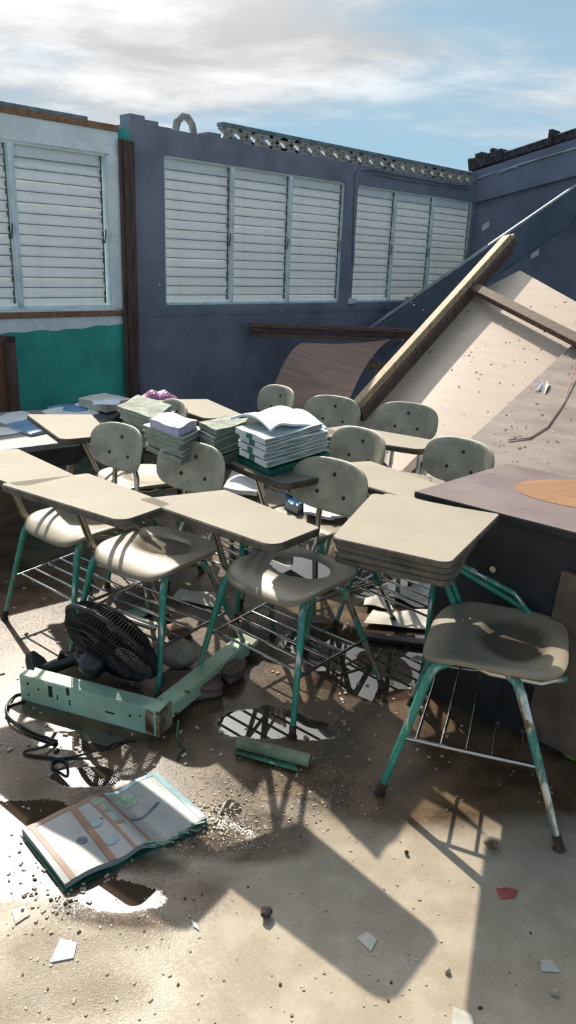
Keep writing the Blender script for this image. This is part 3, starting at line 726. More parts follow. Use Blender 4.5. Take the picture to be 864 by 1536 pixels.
def chair(label, x, y, deg, skip=(), scale=None):
    r = thing('tablet_arm_chair', label, 'chair', (x, y, 0), math.radians(deg), 'tablet-arm school chairs')
    if scale: r.scale = scale
    add = lambda nm, key: link(nm, PM[key], r)
    add('seat', 'seat'); add('seat_frame', 'seat_frame')
    if 'back' not in skip:
        b = add('backrest', 'backrest')
        for (a, c) in ((0, .040), (-.060, -.030), (.060, -.030)):
            o = link('bolt', PM['bolt'], b); o.location = back_pt(a, c) + Vector((0, .008, 0))
        add('back_post', 'post_a'); add('back_post', 'post_b')
    for nm in ('leg_a', 'leg_b', 'leg_c', 'leg_d'):
        l = add('leg', nm); link('foot_cap', PM[nm + 'f'], l)
    add('basket_rail', 'rail_a'); add('basket_rail', 'rail_b')
    for me_ in PM['rods']: link('basket_rod', me_, r)
    if 'tablet' not in skip: add('tablet', 'tablet'); add('tablet_bracket', 'tablet_bracket')
    add('tablet_post', 'tablet_post'); add('tablet_brace', 'tablet_brace')
    return r
CH = dict(
    C=chair('tablet-arm chair with rainwater pooled in its seat, middle of the front row', .020, 2.398, 139.5),
    L2=chair('tablet-arm chair standing over the fallen black fan, front row', -.473, 2.554, 145.2),
    L1=chair('leftmost tablet-arm chair of the front row, tablet cut by the photo edge', -.827, 2.842, 140.7),
    R=chair('green legged chair without backrest at the right, carrying the stacked tablets', .62, 1.965, 71.5, ('back', 'tablet'), (1.08, 1.08, 1.0)),
    c4=chair('tablet-arm chair with bare tablet beside the grey table of magazines', -.736, 3.478, 122),
    c7=chair('tablet-arm chair holding the pale pink book and grey textbook piles', -.214, 3.185, 138),
    c6=chair('tablet-arm chair holding the green covered textbook pile, newspapers on its seat', .135, 2.972, 128),
    c8=chair('tablet-arm chair behind the stacked tablets, backrest touching the brown desk', .546, 2.835, 133.4),
    c5=chair('rearmost left tablet-arm chair with bare tablet near the blue wall', -.238, 4.03, 126.6),
    c9=chair('rear tablet-arm chair with backrest just left of the diagonal lumber foot', .108, 3.711, 147),
    c10=chair('rear tablet-arm chair with backrest against the sunlit plywood', .493, 3.587, 153),
)
for o in list(CH['R'].children):      # its tablet post is thick with green paint
    if o.name.startswith('tablet_post') or o.name.startswith('tablet_brace'):
        o.data = o.data.copy(); o.data.materials.clear(); o.data.materials.append(M['leg'])
# water lying in seats
def seat_water(ch_, label, rx, ry, z=-.0065):
    q = MB(); NA = 40; o = CH[ch_].matrix_basis
    tl = .0 if ch_ == 'C' else 0
    top = [(rx * math.cos(2 * math.pi * k / NA), -.045 + ry * math.sin(2 * math.pi * k / NA), SEATZ + z - tl * ry * math.sin(2 * math.pi * k / NA)) for k in range(NA)]
    bot = [(x * .8, -.045 + (y + .045) * .8, SEATZ - .0135) for x, y, _ in top]
    Mx = Matrix.Translation(CH[ch_].location) @ Matrix.Rotation(CH[ch_].rotation_euler.z, 4, 'Z')
    q.add([Mx @ Vector(p) for p in top + bot], [tuple(range(NA))] + [(k, k + NA, (k + 1) % NA + NA, (k + 1) % NA) for k in range(NA)])
    tag(q.build('seat_puddle', M['water']), label, 'puddle', kind='stuff')
seat_water('C', 'rainwater pooled in the chair seat, mirroring the sky', .123, .087)
def stained_seat(ch_):
    """a copy of the seat with a soft wet, muddy stain in its hollow"""
    m = M['shell'].copy(); m.name = 'stained_shell'; t = NT.__new__(NT); t.t = m.node_tree
    p = [n for n in m.node_tree.nodes if n.type == 'BSDF_PRINCIPLED'][0]; old = p.inputs['Base Color'].links[0].from_socket
    vec = t.n('ShaderNodeTexCoord').outputs['Object']
    v2 = t.n('ShaderNodeMapping', i_Vector=vec, i_Scale=(1 / .145, 1 / .105, 0), i_Location=(0, .045 / .105, 0)).outputs[0]
    d = t.math('ADD', t.vmath('LENGTH', v2), t.math('MULTIPLY', t.math('SUBTRACT', t.noise(vec, 22, 4), .5), .35))
    k = t.ramp(d, .62, 1.08, 1, 0)
    t.set(p.inputs['Base Color'], t.mix(t.math('MULTIPLY', k, .85), old, (.075, .055, .038, 1)))
    t.set(p.inputs['Roughness'], t.math('SUBTRACT', .45, t.math('MULTIPLY', k, .22)))
    me = PM['seat'].copy(); me.materials.clear(); me.materials.append(m)
    [o for o in CH[ch_].children if o.name.startswith('seat') and 'frame' not in o.name][0].data = me
stained_seat('R'); stained_seat('L2')

# stacked loose tablets on the right-hand chair
def tab_poly(z, dx=0, dy=0, rot=0, back=(0, 0)):
    P_ = [at_z(*p, z).xy for p in ((496, 806), (558, 739), (751, 771), (675, 846))]
    c = sum(P_, Vector((0, 0))) / 4; P_[1] = P_[1] + Vector(back); P_[2] = P_[2] + Vector((back[0] - .04, back[1] * .8)) if back[1] else P_[2]  # lower boards stretched back, out of sight, to cast shade on the seat
    return rounded([(Matrix.Rotation(math.radians(rot), 2) @ (p - c)) + c + Vector((dx, dy)) for p in P_], [.03, .02, .012, .03], 5)
zt = .768
Rm = (Matrix.Translation(CH['R'].location) @ Matrix.Rotation(CH['R'].rotation_euler.z, 4, 'Z') @ Matrix.Diagonal((1.08, 1.08, 1, 1))).inverted()
q = MB(); q.prism([(Rm @ Vector((x, y, 0))).xy for x, y in tab_poly(zt, .006, .014, .8, (.03, .10))], .694, .712, .003, 1, 0); q.build('tablet', [M['tablet'], M['tabedge']], CH['R'], 40)
for k, (dx, dy, ro, lab) in enumerate(((.004, .010, 1.3, 'loose chair tablet, lowest of the three stacked on the backless chair'), (.010, .008, -1.2, 'loose chair tablet in the middle of the stack on the backless chair'), (0, 0, 0, 'beige loose chair tablet topping the stack on the backless chair'))):
    z0 = .713 + k * .0187
    q = MB(); q.prism(tab_poly(zt, dx, dy, ro, (.03, .085 - .025 * k) if k < 2 else (0, 0)), z0, z0 + .0177, .003, 1, 0); tag(q.build('loose_tablet', [M['tablet'], M['tabedge']], smooth=40), lab, 'tabletop', 'stacked loose tablets')

# ------------------------------------------------------------------ books on the chairs
def book(name, label, cat, corner, ax, ay, w_, d_, h, cover, pages, group, wav=.004, jit=0, cover_t=.0025, tape=None):
    """book lying flat: corner on its bottom nearest the camera, ax/ay horizontal unit axes; pages sag and swell"""
    r = thing(name, label, cat, corner, 0, group)
    X3, Y3 = Vector((*ax, 0)), Vector((*ay, 0)); seed = random.uniform(0, 9)
    def lift(u, v): return wav * (math.sin(7 * u + seed) + .6 * math.sin(9 * v + 2 * seed))
    q = MB(); n = 8; vs = []
    for z in (0, 1):
        for i in range(n + 1):
            for j in range(n + 1):
                u, v = i / n, j / n
                e = .003 * math.sin(23 * (u + v) + seed)
                zz = cover_t if z == 0 else h - cover_t + lift(u, v)
                vs.append(X3 * (.004 + (w_ - .008) * u + e) + Y3 * (.004 + (d_ - .008) * v + e) + Vector((0, 0, zz)))
    W = n + 1; o = W * W; fs = []
    for i in range(n):
        for j in range(n):
            a, b, c, d = i * W + j, (i + 1) * W + j, (i + 1) * W + j + 1, i * W + j + 1
            fs += [(d, c, b, a), (o + a, o + b, o + c, o + d)]
    for i in range(n):
        fs += [(i * W, (i + 1) * W, o + (i + 1) * W, o + i * W), ((i + 1) * W + n, i * W + n, o + i * W + n, o + (i + 1) * W + n), (i + 1, i, o + i, o + i + 1), (n * W + i, n * W + i + 1, o + n * W + i + 1, o + n * W + i)]
    q.add(vs, fs); q.build('page_block', pages, r)
    if tape:
        q = MB(); q.beam(X3 * .002 + Y3 * .004 + Vector((0, 0, h * .5)), X3 * .002 + Y3 * (d_ - .004) + Vector((0, 0, h * .5)), .004, h * .86); q.build('spine', M['whitepages'], r)
        q = MB(); q.beam(Y3 * d_ * .42 + Vector((0, 0, h * .5)), Y3 * d_ * .60 + Vector((0, 0, h * .5)), .005, h * .9); q.build('spine_tape', tape, r)
    for z, nm in ((0, 'cover'), (1, 'cover')):
        q = MB()
        q.slab(lambda u, v: X3 * w_ * u + Y3 * d_ * v + Vector((0, 0, cover_t if z == 0 else h + lift(u, v))), 8, 8, cover_t)
        q.build(nm, cover, r)
    return r
def unit(v): v = Vector(v).to_2d(); return v.normalized()
ORD = ('bottom', 'second from the bottom', 'third from the bottom', 'fourth from the bottom', 'fifth from the bottom', 'sixth from the bottom')
def pile(desc, near, left, right, z0, hs, covers, pages, group, name='textbook', wl=None, wr_=None, tape=None):
    c = at_z(*near, z0); l = at_z(*left, z0); r = at_z(*right, z0)
    ax, ay = unit(r - c), unit(l - c); W_, D_ = wr_ or (r - c).length, wl or (l - c).length
    z = z0
    for k, h in enumerate(hs):
        j = Vector((random.uniform(-.008, .008), random.uniform(-.008, .008), 0)); th = random.uniform(-.05, .05)
        a2_ = Matrix.Rotation(th, 2) @ ax; b2_ = Matrix.Rotation(th, 2) @ ay
        pos = Vector((c.x, c.y, z + .004 * (k > 0))) + j
        book(name, f'{desc}, {ORD[k] if k < len(hs) - 1 else "topmost"} of its pile', 'book', pos, a2_, b2_, W_, D_, h, covers[k % len(covers)], pages, group, wav=.0022, tape=tape)
        z += h + .0045
    return z, c, ax, ay, W_, D_
TZ = .7215
G1 = 'water damaged textbooks piled on the tablets'
# right pile with the teal and green covers
zz, c, ax, ay, W_, D_ = pile('green covered textbook', (402, 715), (352, 692), (492, 686), TZ, (.024, .030), (M['greencover'], M['tealcover']), M['tealcover'], G1)
zz2, *_ = pile('white-edged swollen textbook right of the grey pile', (398, 702), (356, 681), (489, 674), zz, (.021, .020, .019, .018), (M['whitepages'],), M['pages'], G1, tape=M['tealcover'])
# teal spine tape on left faces
q = MB()
q.slab(lambda u, v: Vector((c.x, c.y, zz2 + .006)) + Vector((*ax, 0)) * (-.02 + (W_ * .92) * u) + Vector((*ay, 0)) * (-.03 + (D_ + .04) * v) + Vector((0, 0, .012 * math.sin(5 * u + 4 * v) + .020 * math.exp(-((u - .12) / .18) ** 2) + .018 * math.sin(math.pi * v) - .02 * (u > .85))), 16, 12, .008)
tag(q.build('open_magazine', M['bluepaper'], smooth=70), 'pale blue wavy open magazine on top of the white-edged textbook pile', 'magazine')
# grey pile in the middle
pile('grey-green swollen textbook between pink book and teal covers', (324, 697), (296, 682), (368, 681), TZ, (.022, .021, .023, .021, .020), (M['pages'], M['whitepages']), M['pages'], G1, wl=.16)
zq = TZ + .19
# left piles
zf, c, ax, ay, W_, D_ = pile('grey textbook under the pale pink book', (272, 699), (216, 676), (305, 681), TZ, (.022, .021, .023, .021), (M['pages'], M['creamcover']), M['pages'], G1)
zk, *_ = pile('ragged cream textbook left of the pink book', (232, 668), (180, 647), (262, 645), TZ, (.024, .022, .024, .022), (M['creamcover'], M['pages']), M['pages'], G1)
book('textbook', 'pale pink covered swollen book lying on the grey textbooks', 'book', Vector((c.x, c.y, zf + .004)) + Vector((*ax, 0)) * -.01 + Vector((*ay, 0)) * .01, ax, ay, .17, .21, .032, M['pinkplastic'], M['pinkplastic'], G1, wav=.004)

# ------------------------------------------------------------------ grey table with magazines on the left
TGZ = .56
gt = thing('grey_table', 'grey topped table covered with magazines below the green wall', 'table', (-1.55, 3.55, 0))
g = [at_z(-120, 690, TGZ), at_z(118, 661, TGZ), at_z(190, 607, TGZ), at_z(-60, 622, TGZ)]
g0 = Vector((-1.55, 3.55, 0))
q = MB(); q.prism([(p - g0).xy for p in g], TGZ - .028, TGZ, .003); q.build('tabletop', M['greydesk'], gt)
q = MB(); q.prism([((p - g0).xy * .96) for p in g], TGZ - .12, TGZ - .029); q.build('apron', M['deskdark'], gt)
for p in g:
    p_ = (p - g0) * .9
    q = MB(); q.tube([(p_.x, p_.y, 0), (p_.x, p_.y, TGZ - .12)], .02, 8); q.build('leg', M['legchrome'], gt)
def sheet(name, label, cat, pxs, z, m_, thick=.003, wave=.004, group=None, nu=6):
    c4_ = [at_z(*p, z) for p in pxs]; s_ = random.uniform(0, 6)
    q = MB(); q.slab(lambda u, v: c4_[0].lerp(c4_[1], u).lerp(c4_[3].lerp(c4_[2], u), v) + Vector((0, 0, thick + .001 + wave * (1 + math.sin(5 * u + s_) * math.sin(4 * v + s_)))), nu, nu, thick)
    o = q.build(name, m_, smooth=70); return tag(o, label, cat, group)
sheet('paper_sheet', 'large pale sheet spread on the left end of the grey table', 'paper', [(-60, 662), (20, 652), (62, 640), (-30, 643)], TGZ, M['paper'], .002, .001)
GM = 'magazines on the grey table'
for lab, near, left, right, h, cov, pg in (
        ('magazine with teal edge lying at the front of the grey table', (46, 655), (10, 641), (92, 645), .016, M['bluecover'], M['whitepages']),
        ('open white magazine behind the bare tablet on the grey table', (92, 636), (62, 620), (150, 622), .012, M['paper'], M['whitepages']),
        ('pale spread magazine at the far left of the grey table', (14, 640), (-14, 630), (60, 627), .010, M['paper'], M['whitepages']),
        ('blue and orange magazine under the thick cream book', (98, 622), (70, 613), (165, 616), .012, M['bluecover'], M['paper'])):
    c = at_z(*near, TGZ + .001); l = at_z(*left, TGZ); r = at_z(*right, TGZ)
    book('magazine', lab, 'magazine', c, unit(r - c), unit(l - c), (r - c).length, (l - c).length, h, cov, pg, GM, wav=.003, cover_t=.0015)
c = at_z(160, 619, TGZ + .016); l = at_z(117, 609, TGZ + .016); r = at_z(200, 610, TGZ + .016)
book('textbook', 'thick cream book with curled cover on the grey table', 'book', c, unit(r - c), unit(l - c), (r - c).length, (l - c).length, .05, M['creamcover'], M['creamcover'], None, wav=.002)
sheet('paper_sheet', 'white curled paper lying on the thick cream book', 'paper', [(140, 610), (178, 609), (182, 600), (138, 602)], TGZ + .072, M['bluepaper'], .002, .008)
cq = at_z(222, 618, .70)
q = MB(); q.slab(lambda u, v: (cq.x + (-.11 + .22 * u), cq.y + .22 + .16 * v, .697 + .065 * math.sin(math.pi * v) ** .6 * (math.sin(math.pi * u) ** .5) + .008 * math.sin(17 * u + 5 * v) * math.sin(math.pi * u)), 18, 10, .003)
tag(q.build('plastic_bag', M['magenta']), 'magenta plastic bag behind the textbook piles by the corner battens', 'bag')
sp = thing('stool', 'small dark stool carrying the magenta bag', 'stool', (cq.x, cq.y + .3, 0))
q = MB(); q.box((0, 0, .685), (.26, .2, .02), bevel=.004); q.build('seat', M['black'], sp)
for a in (-1, 1):
    for b in (-1, 1): q = MB(); q.tube([(a * .11, b * .08, .676), (a * .13, b * .1, 0)], .012, 6); q.build('leg', M['black'], sp)
# brown cupboard at the left edge
s0, z0c = wall_sz(22, 505, .45); cb = thing('brown_cupboard', 'reddish brown cupboard end panel against the green wall at the left', 'cupboard', WP(s0, 0, .25)); cb.rotation_euler = WROT.to_euler()
q = MB(); q.box((-.45, 0, z0c / 2), (.84, .36, z0c - .02)); q.build('body', M['cupboard'], cb)
q = MB(); q.box((-.035, -.19, z0c / 2), (.07, .03, z0c)); q.box((-.45, -.19, z0c - .02), (.9, .03, .04)); q.box((-.035, 0, z0c / 2), (.05, .37, z0c)); q.build('frame', M['brownwood'], cb)

# ------------------------------------------------------------------ papers on the seat of c6, in the shade under the desks
SZ = SEATZ + .004
for lab, pxs, m_, w_ in (('crumpled newspaper on the seat behind the pooled chair', [(455, 778), (500, 783), (497, 752), (455, 748)], M['paper'], .012),
                         ('rolled damp newspaper at the seat end behind the pooled chair', [(496, 784), (545, 776), (540, 760), (496, 764)], M['paper'], .014)):
    sheet('newspaper', lab, 'newspaper', pxs, SZ + .004, m_, .012, w_)
c = at_z(446, 772, SZ); l = at_z(425, 762, SZ); r = at_z(456, 762, SZ)
book('textbook', 'blue covered book beside the newspaper on the chair seat', 'book', c, unit(r - c), unit(l - c), .09, .10, .035, M['bluecover'], M['whitepages'], None)
sheet('newspaper', 'pile of white papers on the seat below the grey textbooks', 'newspaper', [(335, 742), (385, 750), (395, 722), (350, 712)], SZ + .004, M['paper'], .02, .014)
sheet('newspaper', 'white papers on the seat behind the left middle chair', 'newspaper', [(255, 730), (300, 735), (290, 722), (260, 718)], SZ + .004, M['paper'], .01, .006)

# ------------------------------------------------------------------ brown desk on the right
DZ = .74
dk = thing('teacher_desk', 'large brown desk with dark front panel at the right', 'desk', (.9, 2.5, 0))
d0 = Vector((.9, 2.5, 0))
fl, fr_, bl = at_z(622, 737, DZ), at_z(864, 799, DZ), at_z(761, 695, DZ)
ex = (fr_ - fl).normalized(); ey = (bl - fl)
frr, br = fl + ex * 1.35, fl + ey + ex * 1.35
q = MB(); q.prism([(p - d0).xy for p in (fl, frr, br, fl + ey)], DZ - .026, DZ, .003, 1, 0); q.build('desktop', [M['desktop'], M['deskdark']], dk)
# flat orange-brown oval laid on the desktop
cc_ = at_z(912, 745, DZ); pol = []
for k in range(28):
    a = 2 * math.pi * k / 28; pol.append(((cc_ - d0).x + .30 * math.cos(a) + .0, (cc_ - d0).y + .19 * math.sin(a) - .04 * math.cos(a)))
q = MB(); q.prism(pol, DZ, DZ + .0015); q.build('orange_patch', M['deskpatch'], dk)
ny_ = Vector((-ex.y, ex.x, 0))
ins = fl + ex * .10 + ny_ * .05; ins.z = 0
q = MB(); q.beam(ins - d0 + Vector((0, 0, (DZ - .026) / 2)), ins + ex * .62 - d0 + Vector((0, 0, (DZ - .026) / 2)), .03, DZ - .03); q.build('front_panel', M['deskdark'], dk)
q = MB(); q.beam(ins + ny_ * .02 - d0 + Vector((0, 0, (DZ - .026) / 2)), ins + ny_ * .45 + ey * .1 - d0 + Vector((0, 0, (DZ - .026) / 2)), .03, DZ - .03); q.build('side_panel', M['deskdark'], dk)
bp = at_plane(743, 852, ins, (ny_.x, ny_.y, 0)); q = MB(); q.disc(bp - d0 - ny_ * .012, .011, .006, 10, -ny_); q.build('bolt', M['legchrome'], dk)
q = MB(); p_ = ins + ex * ((at_plane(836, 855, ins - ny_ * .03, (ny_.x, ny_.y, 0)) - ins).dot(ex)); q.beam(p_ - d0 - ny_ * .03 + Vector((0, 0, .32)), p_ + ex * .5 - d0 - ny_ * .03 + Vector((0, 0, .29)), .02, .58); q.build('side_board', M['boardbrown'], dk)

# ------------------------------------------------------------------ green enamelled channel, bent, on the floor
gc = thing('metal_channel', 'pale green rusty metal channel bent into a corner on the wet floor', 'channel', at_z(240, 1105))
o0 = at_z(240, 1105); A_, B_ = at_z(33, 1048) - o0, Vector((0, 0, 0)); C_ = at_z(372, 985) - o0
hh = .092
d1 = (B_ - A_).normalized(); n1 = Vector((-d1.y, d1.x, 0)); Z = Vector((0, 0, 1))
q = MB(); q.beam(A_ + Z * hh / 2, B_ - d1 * .012 + Z * hh / 2, .006, hh, Z); q.build('front_plate', M['ltgreen'], gc)
q = MB(); q.beam(A_ + n1 * .028 + Z * hh, B_ + n1 * .028 + Z * hh, .056, .006, Z); q.build('top_flange', M['ltgreen'], gc)
for t, h_, w_, k_ in ((.06, .75, .006, .006), (.06, .28, .005, .005), (.14, .62, .005, .005), (.36, .85, .007, .018), (.37, .48, .005, .005), (.37, .35, .005, .005), (.80, .55, .005, .006), (.87, .66, .004, .004), (.66, .45, .022, .004), (.23, .66, .010, .026), (.28, .50, .003, .012)):
    MB().box(A_.lerp(B_, t) + Z * hh * h_ - n1 * .0035, (w_ * 1.6, .002, k_ * 1.6), Matrix((d1, n1, Z)).transposed(), bevel=.0009).build('punched_hole', M['hole'], gc)
d2 = (C_ - B_).normalized(); n2 = Vector((-d2.y, d2.x, 0))
q = MB(); q.beam(B_ + d2 * .068 + n2 * .028 + Z * .082, C_ + n2 * .028 + Z * .062, .062, .006, Z); q.build('arm_plate', M['ltgreen'], gc)
q = MB(); q.beam(B_ + d2 * .068 - n2 * .004 + Z * .058, C_ - n2 * .004 + Z * .038, .006, .048, Z); q.build('arm_side', M['ltgreen'], gc)
def bend(t): return B_ + d1 * (t - .05) if t < .05 else B_ + d2 * (t - .05)
q = MB(); q.slab(lambda u, v: bend(u * .12) - n1 * .004 * (1 - u) + Z * (hh * (v * (1.0 - .12 * math.sin(u * 3.1)) + .02 * math.sin(9 * u) * v)), 12, 5, .004)
q.slab(lambda u, v: bend(u * .12) + (n1 * (1 - u) + n2 * u) * .05 * v + Z * (hh * (1 - .10 * math.sin(u * 3.1)) - .012 * math.sin(math.pi * v) * (u > .3)), 10, 4, -.003)
q.build('rusted_corner', M['rust'], gc)
q = MB(); q.box(C_ + d2 * .03 + n2 * .02 + Z * .045, (.08, .09, .025), Matrix((d2, n2, Z)).transposed(), bevel=.008); q.build('flared_end', M['olivetube'], gc)
cr = [at_z(*p, z) for p, z in (((268, 1080), .05), ((265, 1105), .01), ((276, 1122), .004), ((266, 1140), .004), ((270, 1128), .004))]
tag(MB().tube(cr, .003, 5).build('wire_twist', M['greenstrip'], smooth=60), 'thin green wire twist hanging from the rusted channel corner', 'wire')

# ------------------------------------------------------------------ fallen fan
fc = at_z(166, 963, .19)
fan = thing('pedestal_fan', 'black fan with wire cage lying on its side behind the green channel', 'fan', (fc.x, fc.y, 0))
_v = Vector(ray(165, 965)).normalized(); _ir, _id = Vector(RM[:, 0]), Vector(RM[:, 1])
axis = (-_v * .45 + (_ir * -.63 + _id * .77) * .89).normalized()      # cage axis, towards the motor end
fu = Vector((0, 0, 1)).cross(axis).normalized(); fv = axis.cross(fu); CC = Vector((0, 0, .19))
RF = .185
def cp(r, a, h): return CC + (fu * math.cos(a) + fv * math.sin(a)) * r + axis * h
def cage(sign, depth, name):
    q = MB()
    for k in range(96):
        a = 2 * math.pi * k / 96
        q.tube([cp(.04, a + sign * .35, sign * depth), cp(.11, a + sign * .15, sign * depth * .93), cp(.165, a, sign * depth * .55), cp(RF, a, sign * .006)], .0016, 4, cap=False)
    for r, h in ((.04, 1.0), (.075, .98), (.11, .93), (.14, .78), (.165, .55)): q.tube([cp(r, 2 * math.pi * k / 48, sign * depth * h) for k in range(48)], .0017, 4, closed=True)
    q.build(name, M['wire'], fan)
cage(1, .07, 'rear_grille'); cage(-1, .075, 'front_grille')
q = MB(); q.tube([cp(RF, 2 * math.pi * k / 64, 0) for k in range(64)], .009, 8, closed=True); q.build('rim_ring', M['fan'], fan, 60)
q = MB(); q.tube([cp(0, 0, -.078), cp(0, 0, -.070)], [.035, .045], 20); q.build('badge_disc', M['fan'], fan, 40)
for b in range(3):
    q = MB(); a0 = b * 2.094
    q.slab(lambda u, v: cp(.03 + .12 * u, a0 + (v - .5) * (1.1 + .5 * u), .018 * (v - .5) * 2 * (1 - .3 * u)), 8, 8, .003); q.build('blade', M['fan'], fan, 60)
q = MB(); q.tube([cp(0, 0, -.03), cp(0, 0, .03)], [.026, .034], 16); q.build('hub', M['fan'], fan, 40)
q = MB(); q.tube([cp(0, 0, .055), cp(0, 0, .075), cp(0, 0, .12), cp(0, 0, .14)], [.040, .050, .044, .025], 20); q.build('motor_housing', M['fan'], fan, 50)
mo = cp(0, 0, .11)
pA = at_z(118, 985, .10) - Vector((fc.x, fc.y, 0)); pB = at_z(66, 1006, .05) - Vector((fc.x, fc.y, 0))
q = MB(); q.tube([mo, mo.lerp(pA, .6) + Vector((0, 0, -.01)), pA], [.030, .026, .024], 12); q.build('neck', M['fan'], fan, 50)
q = MB(); q.tube([pA, pB], [.024, .024], 14); q.build('pole', M['fan'], fan, 50)
pd = (pB - pA).normalized()
bx = Vector((.25, -.55, .85)); bx = (bx - pd * bx.dot(pd)).normalized(); by = pd.cross(bx)
q = MB(); pol = rounded([(-.055, -.10), (.085, -.10), (.085, .10), (-.055, .10)], .045, 6)
vsb = []
for h, s_ in ((0, 1), (.02, 1), (.032, .8)):
    for x, y in pol: vsb.append(pB + bx * x * s_ + by * y * s_ * .6 + pd * h)
n_ = len(pol); q.add(vsb, [tuple(range(n_))[::-1], tuple(2 * n_ + i for i in range(n_))] + [(r * n_ + i, r * n_ + (i + 1) % n_, (r + 1) * n_ + (i + 1) % n_, (r + 1) * n_ + i) for r in range(2) for i in range(n_)])
q.build('base_plate', M['fan'], fan, 40)
q = MB(); q.tube([pA.lerp(pB, .55) + Vector((0, 0, .02)), pA.lerp(pB, .55) + Vector((.015, 0, .05))], [.008, .011], 8); q.build('knob', M['fan'], fan)
# its cord
cd = [(40, 1040), (22, 1043), (9, 1062), (15, 1078), (45, 1096), (75, 1108), (85, 1113), (60, 1122), (37, 1127), (42, 1132), (75, 1136), (98, 1142), (100, 1150), (88, 1154), (78, 1150), (84, 1140), (115, 1134), (150, 1124), (178, 1114), (203, 1109)]
def spline(P, n=4):
    out = []
    for i in range(len(P) - 1):
        p0, p1, p2, p3 = P[max(i - 1, 0)], P[i], P[i + 1], P[min(i + 2, len(P) - 1)]
        for k in range(n):
            t = k / n; out.append(.5 * ((2 * p1) + (p2 - p0) * t + (2 * p0 - 5 * p1 + 4 * p2 - p3) * t * t + (3 * p1 - p0 - 3 * p2 + p3) * t ** 3))
    return out + [P[-1]]
def cord(pxs, r, name, label, m_='wire'):
    P_ = [at_z(*p, r + .001 + .012 * (i % 5 == 2)) for i, p in enumerate(pxs)]
    return tag(MB().tube(spline(P_), r, 6).build(name, M[m_], smooth=60), label, 'cord')
cord(cd, .0042, 'fan_cable', 'black fan cord looping over the wet floor left of the channel')
cord([(38, 1051), (12, 1060), (14, 1076), (40, 1100), (68, 1110), (84, 1116)], .0035, 'fan_cable', 'second black strand beside the looping fan cord')

# ------------------------------------------------------------------ open book on the floor
ob = thing('open_book', 'soaked open picture book lying on the floor in front', 'book', at_z(175, 1240))
o0 = at_z(175, 1240); cn = [at_z(*p, .02) - o0 for p in ((97, 1327), (310, 1227), (236, 1157), (33, 1243))]
for p in cn: p.z = 0
def bk(u, v, h=0):
    p = cn[0].lerp(cn[1], u).lerp(cn[3].lerp(cn[2], u), v)
    f = .020 + .010 * math.exp(-((u - .22) / .16) ** 2) * (1 + .3 * math.sin(5 * v)) + .014 * math.exp(-((u - .52) / .10) ** 2) - .012 * math.exp(-((u - .68) / .12) ** 2) + .003 * math.sin(14 * u + 3 * v)
    return p + Vector((0, 0, f + h))
q = MB(); q.slab(lambda u, v: bk(-.012 + u * 1.02, -.015 + 1.03 * v) * Vector((1, 1, 0)).x if False else Vector((*(bk(-.012 + u * 1.02, -.015 + 1.03 * v).xy), .004 + .002 * math.sin(9 * u))), 14, 10, .004); q.build('cover', M['greencover'], ob)
q = MB()
q.slab(lambda u, v: bk(u, v), 40, 14, .0165); q.build('page_block', M['page'], ob, 50)
def strip(pts, wd_, m_, name, h=.0012):
    q = MB()
    (u0, v0), (u1, v1) = pts
    L_ = math.hypot(u1 - u0, v1 - v0); nx_, ny2 = -(v1 - v0) / L_ * wd_, (u1 - u0) / L_ * wd_
    q.slab(lambda a, b: bk(u0 + (u1 - u0) * a + nx_ * (b - .5), v0 + (v1 - v0) * a + ny2 * (b - .5), h), 16, 2, .001); q.build(name, M[m_], ob)
strip(((.055, .0), (.055, 1)), .035, 'pagebrown', 'printed_band'); strip(((.03, .965), (.56, .965)), .06, 'pagebrown', 'printed_band')
strip(((.315, .0), (.335, .96)), .045, 'pagebrown', 'printed_band', .0024); strip(((.47, .0), (.455, .96)), .022, 'pagebrown', 'printed_band'); strip(((.585, .0), (.565, .98)), .02, 'pagebrown', 'printed_band')
strip(((.57, .42), (.83, .52)), .03, 'pagenavy', 'printed_band'); strip(((.345, .62), (.44, .60)), .02, 'pagenavy', 'printed_band'); strip(((.58, .985), (.99, .985)), .05, 'clearcover', 'printed_band'); strip(((.975, .02), (.975, .98)), .045, 'clearcover', 'printed_band')
for u, v, r_, m_ in ((.39, .27, .034, 'pageblue'), (.385, .58, .028, 'pageblue'), (.51, .50, .026, 'pageblue'), (.50, .70, .024, 'pagegreen'), (.49, .88, .03, 'pagegreen'), (.68, .80, .055, 'pagegreen'), (.51, .44, .02, 'pagebrown'), (.24, .42, .025, 'pagenavy')):
    r_ *= 1.4; q = MB(); N_ = 18; L_ = (cn[1] - cn[0]).length; D_ = (cn[3] - cn[0]).length
    ring = [bk(u + r_ * math.cos(2 * math.pi * k / N_), v + r_ * L_ / D_ * math.sin(2 * math.pi * k / N_), .0014) for k in range(N_)]
    q.add([bk(u, v, .0016)] + ring, [(0, 1 + k, 1 + (k + 1) % N_) for k in range(N_)]); q.build('printed_dot', M[m_], ob)
q = MB()
for k in range(26):
    u, v = random.uniform(.55, .95), random.uniform(-.03, .0); p = bk(u, v); q.box(p * 1 + Vector((0, 0, -.012 + random.uniform(0, .012))), (.03, .006, .003), Matrix.Rotation(random.uniform(-.3, .6), 3, 'Z'))
q.build('torn_edge', M['greenstrip'], ob)

